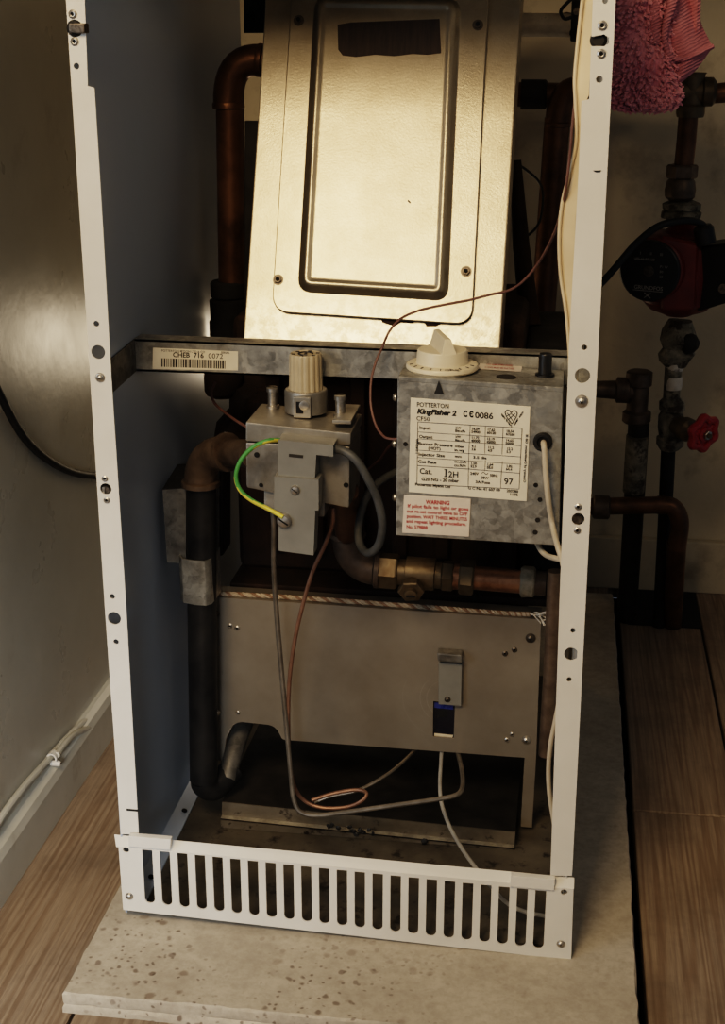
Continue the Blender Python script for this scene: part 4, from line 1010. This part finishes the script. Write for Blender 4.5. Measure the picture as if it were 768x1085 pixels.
# ------------------------------------------------ circulation pump
pc = P(688, 287, RY-.045)
pump = thing('circulation_pump', P(700, 330, RY), 'dark red circulating pump with black round face under the riser', 'pump')
pa = (CAM-pc); pa.z = 0; pa = (pa.normalized()+Vector((-.30, 0, -.02))).normalized()
S2 = 1.72/1504.7
b = MB(); b.lathe(pc+pa*-.075, pa, [(.018, 0), (.034, .006), (.040, .015), (.0405, .058), (.038, .068), (.030, .074)], M['red_paint'], 36); qb = [(700, 249), (741, 258), (738, 331), (700, 331)]; b.pbox(qb, RY-.045, RY+.03, M['red_paint'], .008, 3); b.build('motor_housing', pump)
b = MB(); b.lathe(P(718, 329, RY), (0, 0, 1), [(.014, -.006), (.020, -.003), (.034, .002), (.044, .012), (.046, .045), (.042, .078), (.030, .092), (.018, .100), (.012, .106)], M['red_paint'], 28); b.build('volute', pump)
b = MB(); fc = pc+pa*.0005; b.lathe(fc-pa*.004, pa, [(.0365, 0), (.0365, .004), (.035, .0052), (.001, .0056)], M['black_plastic'], 40)
u_ = pa.cross(Vector((0, 0, 1))).normalized()*-1; w_ = u_.cross(pa).normalized()*-1
if w_.z < 0: w_ = -w_
if u_.x < 0: u_ = -u_
def face(u, v): return fc+pa*.0020+u_*u+w_*v
b.lathe(fc+pa*.0016, pa, [(.0065, 0), (.0065, .0012), (.004, .0018), (.001, .0018)], M['dark_screw'], 20); b.tube([face(-.018, .0135), face(.004, .0135)], .0004, M['white_mark'], 4, smooth=False); b.tube([face(-.018, -.0235), face(.018, -.0235)], .0005, M['white_mark'], 4, smooth=False); 
for k, s_ in enumerate(('0', '1', '2')):
    b.text('I'*(k+1), M['white_mark'], lambda x, y, k=k: face(-.012+k*.012+x, .019+y), .005)
b.text('UPS 15-50 130', M['white_mark'], lambda x, y: face(-.019+x, .0145-.002+y), .0042)
for j, s_ in enumerate(('P1 W', '80', '50')): b.text(s_, M['white_mark'], lambda x, y, j=j: face(.013+x, .005-j*.006+y), .0042)
b.text('GRUNDFOS', M['white_mark'], lambda x, y: face(-.017+x, -.022+y), .0066, .0001)
for (x0, y0, x1, y1) in ((-.004, -.032, .004, -.026), (-.004, -.026, .004, -.032)): b.tube([face(x0, y0), face(x1, y1)], .0006, M['white_mark'], 4, smooth=False)
b.build('face_plate', pump, label='black round face plate with faded print')
b = MB(); t0 = P(733, 290, RY-.03); 
b.hexa([P(741, 262, RY-.035), P(774, 257, RY-.06), P(774, 320, RY-.06), P(738, 331, RY-.035)], [p+Vector((.012, .05, 0)) for p in (P(741, 262, RY-.035), P(774, 257, RY-.06), P(774, 320, RY-.06), P(738, 331, RY-.035))], M['black_plastic'], .004, 3)
b.lathe(P(766, 306, RY-.058), (0, -1, 0), [(.006, 0), (.006, .001), (.004, .0015)], M['dark_screw'], 18); b.build('terminal_box', pump, label='black terminal box')
b = MB(); b.lathe(P(748, 258, RY-.04), (-.25, 0, 1), [(.012, 0), (.012, .018), (.009, .022)], M['black_plastic'], 16); b.build('cable_gland', pump)
b = MB(); b.tube(path([(748, 246, RY-.04), (744, 238, RY-.045), (732, 234, RY-.06), (715, 235, RY-.07), (695, 241, RY-.075), (672, 260, RY-.075), (648, 288, RY-.08), (620, 318, RY-.08), (596, 340, RY-.08), (570, 357, RY-.08)], RY), .0042, M['rubber'], 12)
single(b, 'pump_cable', 'black cable arching over the red pump and passing behind the right post', 'cable')

# ------------------------------------------------ pipework below the pump
lp = thing('pump_return_pipe', P(705, 660, .795), 'crusted pipe below the pump carrying the red handwheel valve', 'pipe')
ly = .72
b = MB(); b.lathe(P(716, 388, ly), ax, [(.013, 0), (.018, .008), (.023, .016), (.019, .024), (.024, .034), (.021, .046), (.014, .058)], M['verdigris'], 20, jit=.007, jsc=45); 
b.lathe(P(724, 362, ly-.01), (1, -.4, 0), [(.011, 0), (.014, .006), (.012, .014), (.006, .018)], M['soot'], 14, jit=.005, jsc=60); b.build('union', lp, label='crusted pump union')
b = MB(); b.tube([P(714, 380, ly), P(711, 425, ly)], .0105, M['verdigris'], 18, smooth=False); b.tube([P(708, 475, ly), P(704, 560, ly+.02), P(699, 650, ly+.06), P(697, 672, ly+.07)], .0092, M['soot'], 18, smooth=False)
for q in ((714, 392), (712.5, 412)): b.lathe(P(*q, ly), (0, 0, 1), [(.0112, 0), (.0118, .006), (.0112, .016)], M['white_wrap'], 14, jit=.002, jsc=100)
b.build('pipe_body', lp)
b = MB(); b.lathe(P(709, 476, ly), ax, [(.013, 0), (.0165, .006), (.0165, .016), (.0135, .018), (.016, .03), (.016, .044), (.0135, .05), (.0165, .052), (.0165, .062), (.012, .066)], M['verdigris'], 18, jit=.004, jsc=60)
va = Vector((.62, -.75, -.10)).normalized(); v0 = P(717, 450, ly-.008)
b.lathe(v0, va, [(.0125, 0), (.0125, .012), (.015, .013), (.015, .022), (.009, .026), (.006, .032), (.006, .046)], M['brass'], 18); b.build('valve_body', lp, label='crusted valve body')
b = MB(); hc_ = P(745, 459, ly-.044); hu = va.orthogonal().normalized(); hw = va.cross(hu)
rp = []
for k in range(60):
    a = 2*PI*k/60; r = .0190+.0022*math.cos(a*6); rp.append(hc_+(hu*math.cos(a)+hw*math.sin(a))*r)
n0 = len(b.v); vs = []; 
for i, p in enumerate(rp):
    rad = (p-hc_).normalized()
    for k in range(8): t = 2*PI*k/8; vs.append(p+rad*(math.cos(t)*.0055)+va*(math.sin(t)*.0055))
b.add(vs, [(i*8+k, i*8+(k+1) % 8, ((i+1) % 60)*8+(k+1) % 8, ((i+1) % 60)*8+k) for i in range(60) for k in range(8)], M['red_wheel'])
for k in range(5):
    a = 2*PI*k/5+.4; d = hu*math.cos(a)+hw*math.sin(a); b.tube([hc_+d*.006-va*.001, hc_+d*.018], .0030, M['red_wheel'], 8, smooth=False)
b.lathe(hc_-va*.005, va, [(.016, .002), (.018, .003), (.018, .0055), (.010, .0065), (.0095, .010), (.0075, .011)], M['red_wheel'], 24); b.build('handwheel', lp, label='red lobed handwheel')
b = MB(); b.nut(hc_+va*.006, va, .0062, .004, M['screw']); b.lathe(hc_+va*.010, va, [(.003, 0), (.003, .003)], M['brass'], 10); b.build('spindle_nut', lp)

lt = thing('drop_pipe', P(668, 650, .75), 'dark pipe with capped tee standing between the right post and the handwheel valve', 'pipe')
b = MB(); b.tube([P(677, 444, ly), P(670, 560, ly+.03), P(664, 655, ly+.08)], .0135, M['soot'], 18, smooth=False); b.build('pipe_body', lt)
b = MB(); b.tube([P(675, 462, ly-.003), P(671, 520, ly+.012)], .0140, M['verdigris'], 16, smooth=False); b.build('painted_sleeve', lt, label='sleeve of flaking pale paint')
b = MB(); b.lathe(P(674, 448, ly), ax, [(.0145, 0), (.018, .003), (.018, .014), (.0135, .017), (.0135, .048), (.0165, .05), (.0165, .066), (.013, .068)], M['iron'], 20, jit=.001, jsc=90)
b.lathe(P(679, 414, ly), (-1, 0, 0), [(.0125, 0), (.0125, .014), (.0165, .015), (.0165, .03), (.012, .032), (.010, .07)], M['iron'], 18); b.build('tee', lt)

lo_ = thing('bent_pipe', P(708, 660, ly+.06), 'brown copper pipe bending down to the floor under the handwheel', 'pipe')
b = MB(); yy = ly+.0
b.tube([P(612, 537, yy-.02), P(700, 535, yy-.02)], .0112, M['old_copper'], 18, smooth=False)
b.tube([P(696, 535, yy-.02), P(712, 537, yy-.02), P(720, 552, yy-.02), P(717, 580, yy-.015)], .0118, M['old_copper'], 18)
b.tube([P(717, 575, yy-.015), P(712, 665, yy+.07)], .0125, M['old_copper'], 18, smooth=False); b.build('pipe_body', lo_)
b = MB(); b.lathe(P(628, 537, yy-.02), (1, 0, 0), [(.0135, 0), (.0155, .002), (.0155, .02), (.0125, .022)], M['iron'], 18); b.build('coupling', lo_)
b = MB(); 
hb0 = at(662, 622, 2, FZ); hb1 = at(745, 665, 2, FZ)
b.box((hb0.x, at(700, 664, 2, FZ).y, FZ+.0003), (at(742, 660, 2, FZ).x, .914, FZ+.0016), M['dark']); struct(b.build('floor_opening', None, smooth=False))

# white wrapped pipe and fitting at the top right
wp = thing('wrapped_pipe', P(580, 45, .6), 'stubby pipe wrapped in white tape at the top right of the hood', 'pipe')
b = MB(); b.lathe(P(553, 26, .6), (1, -.03, -.02), [(.012, 0), (.0125, .002), (.0122, .054), (.011, .056)], M['white_wrap'], 20, jit=.0015, jsc=90); b.build('wrap', wp)
b = MB(); b.pbox([(606, -8), (622, -8), (620, 45), (604, 44)], .585, .60, M['soot'], .002); b.lathe(P(611, 12, .584), (0, -1, 0), [(.004, 0), (.004, .004)], M['dark_screw'], 10); b.lathe(P(609, 35, .584), (0, -1, 0), [(.006, 0), (.006, .001)], M['dark'], 12); b.build('flange', wp)
b = MB(); b.tube([P(600, 24, .602), P(612, 26, .70), P(612, 26, .9295)], .011, M['old_copper'], 16, smooth=False); b.build('pipe_body', wp)
b = MB(); b.tube(path([(610, -5, .57), (600, 4, .57), (594, 12, .57), (598, 20, .57), (606, 18, .57)], .57), .0018, M['rubber'], 8)
single(b, 'curled_black_wire', 'short curled black wire above the white wrapped pipe', 'wire')
b = MB(); b.tube(path([(545, 172, .5), (560, 182, .5), (573, 196, .5), (575, 215, .5), (570, 238, .5), (556, 252, .5), (545, 258, .5)], .5), .0014, M['rubber'], 8)
single(b, 'looping_black_wire', 'thin black wire looping between the hood and the brown drop pipe', 'wire')
b = MB(); b.tube([P(546, 170, .45), P(552, 260, .44), P(562, 345, .42)], [.006, .009, .011], M['rust'], 14, smooth=False)
single(b, 'rusty_bar', 'rusty dark bar standing beside the right edge of hood', 'bar')
b = MB(); b.pbox([(536, 338), (552, 338), (552, 372), (536, 372)], .30, .302, M['soot'], .0005, 1); b.lathe(P(541, 358, .2995), (0, -1, 0), [(.004, 0), (.004, .002)], M['dark_screw'], 12)
single(b, 'small_dark_bracket', 'small dark bracket behind the crossbar right of the hood foot', 'bracket')

# ------------------------------------------------ cables on the left wall
b = MB(); q = [(-12, 395, .05), (0, 418, .06), (12, 442, .075), (26, 464, .10), (44, 482, .13), (66, 496, .16), (90, 503, .20), (125, 504, .25), (160, 500, .30)]
b.tube([Vector((min(p.x, -.006) if False else p.x, p.y, p.z)) for p in [at(x, y, 0, -.137+.0) + Vector((0, 0, 0)) for x, y, d in q]], .0040, M['rubber'], 12)
single(b, 'black_wall_cable', 'black cable sagging across the left wall behind the left post', 'cable')
b = MB(); xq = -.1405
b.tube([at(-30, 918, 0, -.1375), at(0, 868, 0, -.1375), at(25, 834, 0, -.1375), at(50, 806, 0, -.1370), at(70, 783, 0, -.1370), at(90, 764, 0, -.1370), at(118, 746, 0, -.1370)], .0036, M['skirting'], 10)
b.tube([at(60, 800, 0, -.130), at(75, 781, 0, -.132), at(92, 772, 0, -.132), at(122, 760, 0, -.132)], .0034, M['skirting'], 10)
single(b, 'white_skirting_cable', 'white cable clipped along the top of the left skirting board', 'cable')
p = at(56, 803, 0, -.134); b = MB()
ring = [p+Vector((.0048*math.cos(a), 0, .0052*math.sin(a)+.001)) for a in [PI*k/8-.3 for k in range(11)]]
b.ribbon(ring, .009, .0018, M['enamel'], (0, 1, 0), sub=2); b.lathe(p+Vector((.0035, 0, -.006)), (1, 0, 0), [(.0032, -.006), (.0032, .003), (.0022, .0045)], M['enamel'], 12)
b.lathe(p+Vector((.008, 0, -.006)), (1, 0, 0), [(.0014, -.001), (.0013, .0008)], M['dark_screw'], 10)
single(b, 'cable_clip', 'small white plastic clip nailed over the skirting cable', 'clip')

# ------------------------------------------------ pink towel hung over the pipework
towel_y = .42
S3 = 1.42/1504.7
b = MB(); random.seed(2)
def lobe(prof, y, nz_amp, depth=.75, n=56, fold=0, ph=0):
    """hanging fold: rows of (centre px, half width px, row px) with rounded cross-section"""
    prof = spline([Vector(q) for q in prof], 7); rows = []
    for i, (cx, hw, py) in enumerate(prof):
        row = []
        for k in range(n):
            a = 2*PI*k/n; w = max(hw, .4)
            rr = 1+fold*math.cos(3*a+ph+i*.05)
            c = P(cx, py, y); p = c+Vector((math.cos(a)*w*S3*rr, math.sin(a)*w*S3*depth*rr, 0))
            d = noise.noise(p*26)*nz_amp+noise.noise(p*75)*nz_amp*.5
            row.append(p+Vector((math.cos(a), math.sin(a), 0))*d)
        rows.append(row)
    vs = [p for r in rows for p in r]
    fs = [(i*n+k, i*n+(k+1) % n, (i+1)*n+(k+1) % n, (i+1)*n+k) for i in range(len(rows)-1) for k in range(n)]
    fs += [tuple(range(n-1, -1, -1)), tuple((len(rows)-1)*n+k for k in range(n))]
    return rows, vs, fs
rows, vs, fs = lobe([(680, 34, -60), (677, 33, -20), (678, 30, 10), (680, 30, 40), (682, 32, 70), (684, 33, 92), (684, 31, 104), (682, 24, 111), (681, 10, 114.5)], towel_y, .0035, .7, fold=.05)
b.add(vs, fs, M['terry'])
n = 56
# terry loops on the outer fold
for _ in range(2600):
    i = random.randrange(2, len(rows)-2); k = random.randrange(n)
    if math.sin(2*PI*k/n) > .35: continue
    p = rows[i][k].lerp(rows[i+1][(k+1) % n], random.random()); nn = Vector((math.cos(2*PI*k/n), math.sin(2*PI*k/n), -.25)).normalized()
    t = Vector((random.uniform(-1, 1), random.uniform(-1, 1), -.9-random.random()*.6)).normalized(); l = random.uniform(.0040, .0075); w = random.uniform(.0011, .0019)
    s_ = nn.cross(t).normalized()*w; e1 = p+nn*l*.55+t*l*.45; e2 = p+nn*l*.25+t*l
    b.add([p-s_, p+s_, p+nn*w-s_*0, e1-s_*1.1, e1+s_*1.1, e1+nn*w*1.5, e2], [(0, 1, 4, 3), (1, 2, 5, 4), (2, 0, 3, 5), (3, 4, 6), (4, 5, 6), (5, 3, 6)], M['terry'])
# the inner folds and the turned-back hem on the right: a thick cloth strip swung round
def sheet(cols, rws, fn, th):
    vs = []; 
    for s in (0, 1):
        for j in range(rws+1):
            for i in range(cols+1): vs.append((i/cols, j/rws, s))
    P_ = [fn(u, v) for u, v, s in vs[:(cols+1)*(rws+1)]]
    W = cols+1; out = list(P_); bk = []
    for j in range(rws+1):
        for i in range(W):
            a = P_[j*W+min(i+1, cols)]-P_[j*W+max(i-1, 0)]; c = P_[min(j+1, rws)*W+i]-P_[max(j-1, 0)*W+i]
            nn = a.cross(c).normalized(); bk.append(P_[j*W+i]+nn*th)
    K = len(P_); fs = []
    for j in range(rws):
        for i in range(cols):
            q = (j*W+i, j*W+i+1, (j+1)*W+i+1, (j+1)*W+i); fs.append(q); fs.append(tuple(K+x for x in reversed(q)))
    for i in range(cols): fs.append((i, K+i, K+i+1, i+1)); o = rws*W; fs.append((o+i+1, K+o+i+1, K+o+i, o+i))
    for j in range(rws): fs.append(((j+1)*W, K+(j+1)*W, K+j*W, j*W)); fs.append((j*W+cols, K+j*W+cols, K+(j+1)*W+cols, (j+1)*W+cols))
    return out+bk, fs
def lerp(a, c, t): return a+(c-a)*t
# outer flap: from its fold at the left to the hem on the right
Lp = [(690, -40), (698, 0), (703, 30), (706, 60), (708, 84), (707, 97)]
Rp = [(742, -40), (735, 0), (744, 28), (755, 50), (738, 74), (712, 96)]
def poly(L_, v): 
    x = v*(len(L_)-1); i = min(int(x), len(L_)-2); t = x-i; return lerp(L_[i][0], L_[i+1][0], t), lerp(L_[i][1], L_[i+1][1], t)
def flap(u, v):
    l = poly(Lp, v); r = poly(Rp, v); x, y = lerp(l[0], r[0], u), lerp(l[1], r[1], u)
    dpt = towel_y-.004-.016*math.sin(u*PI)*(1-.4*v)+.03*u*(1-v)
    return P(x, y, dpt+.0025*noise.noise(Vector((u*3, v*4, 1))))
vs, fs = sheet(26, 44, flap, .0042); b.add(vs, fs, M['terry_back'])
# inner ply behind it and the rolled fold between
def ply(u, v):
    x = lerp(688, 741-4*v, u); y = lerp(-50, 46+8*u, v)
    return P(x, y, towel_y-.012-.012*math.sin(u*PI*2+.6)+.02*u)
vs, fs = sheet(24, 30, ply, .0045); b.add(vs, fs, M['terry_back'])
b.tube(path([(708, -40, towel_y-.02), (712, 0, towel_y-.022), (707, 20, towel_y-.02), (704, 42, towel_y-.018), (711, 60, towel_y-.016), (726, 62, towel_y-.012), (742, 55, towel_y-.006), (755, 49, towel_y)], .4), [.006, .0055, .004, .0032, .0028, .0028, .0028, .0026], M['terry_back'], 12)
single(b, 'pink_towel', 'pink fluffy towel hanging in folds beside the top of the right post', 'towel')

# ================================================================== LIGHT
def area(name, loc, target, size, energy, color, sy=None):
    l = bpy.data.lights.new(name, 'AREA'); l.energy = energy; l.color = color; l.size = size
    if sy: l.shape = 'RECTANGLE'; l.size_y = sy
    o = bpy.data.objects.new(name, l); COL.objects.link(o); o.location = loc
    o.rotation_euler = (Vector(target)-Vector(loc)).to_track_quat('-Z', 'Y').to_euler(); return o
def spot(name, loc, target, energy, color, ang, blend=1, rad=.2):
    l = bpy.data.lights.new(name, 'SPOT'); l.energy = energy; l.color = color; l.spot_size = math.radians(ang); l.spot_blend = blend; l.shadow_soft_size = rad
    o = bpy.data.objects.new(name, l); COL.objects.link(o); o.location = loc
    o.rotation_euler = (Vector(target)-Vector(loc)).to_track_quat('-Z', 'Y').to_euler(); return o
area('warm_lamp', (-.05, -1.2, 1.5), (.25, .1, .4), .5, 13.8, (1, .74, .45))
area('cool_window', (-.85, -1.0, .75), (.0, 0, .35), .6, 4.5, (.80, .89, 1), .9)
area('side_fill', (1.3, -1.2, 1.5), (.6, .7, .35), .4, 1.5, (1, .8, .56))  # added fill, brightens the back wall, pump and right floor
spot('low_daylight', (.25, -1.9, .8), (-.145, .08, .06), 80, (.95, .97, 1), 20)
area('cupboard_bulb', (.08, .90, .33), (-.1, .3, .46), .18, .26, (1, .80, .56), .08)
for o in TPL.values(): bpy.data.objects.remove(o)
w = bpy.data.worlds.new('World'); bpy.context.scene.world = w; w.use_nodes = True
bg = w.node_tree.nodes['Background']; bg.inputs[0].default_value = (.75, .86, 1, 1); bg.inputs[1].default_value = .075
vs_ = bpy.context.scene.view_settings
vs_.view_transform = 'Filmic'; vs_.look = 'High Contrast'; vs_.exposure = .3
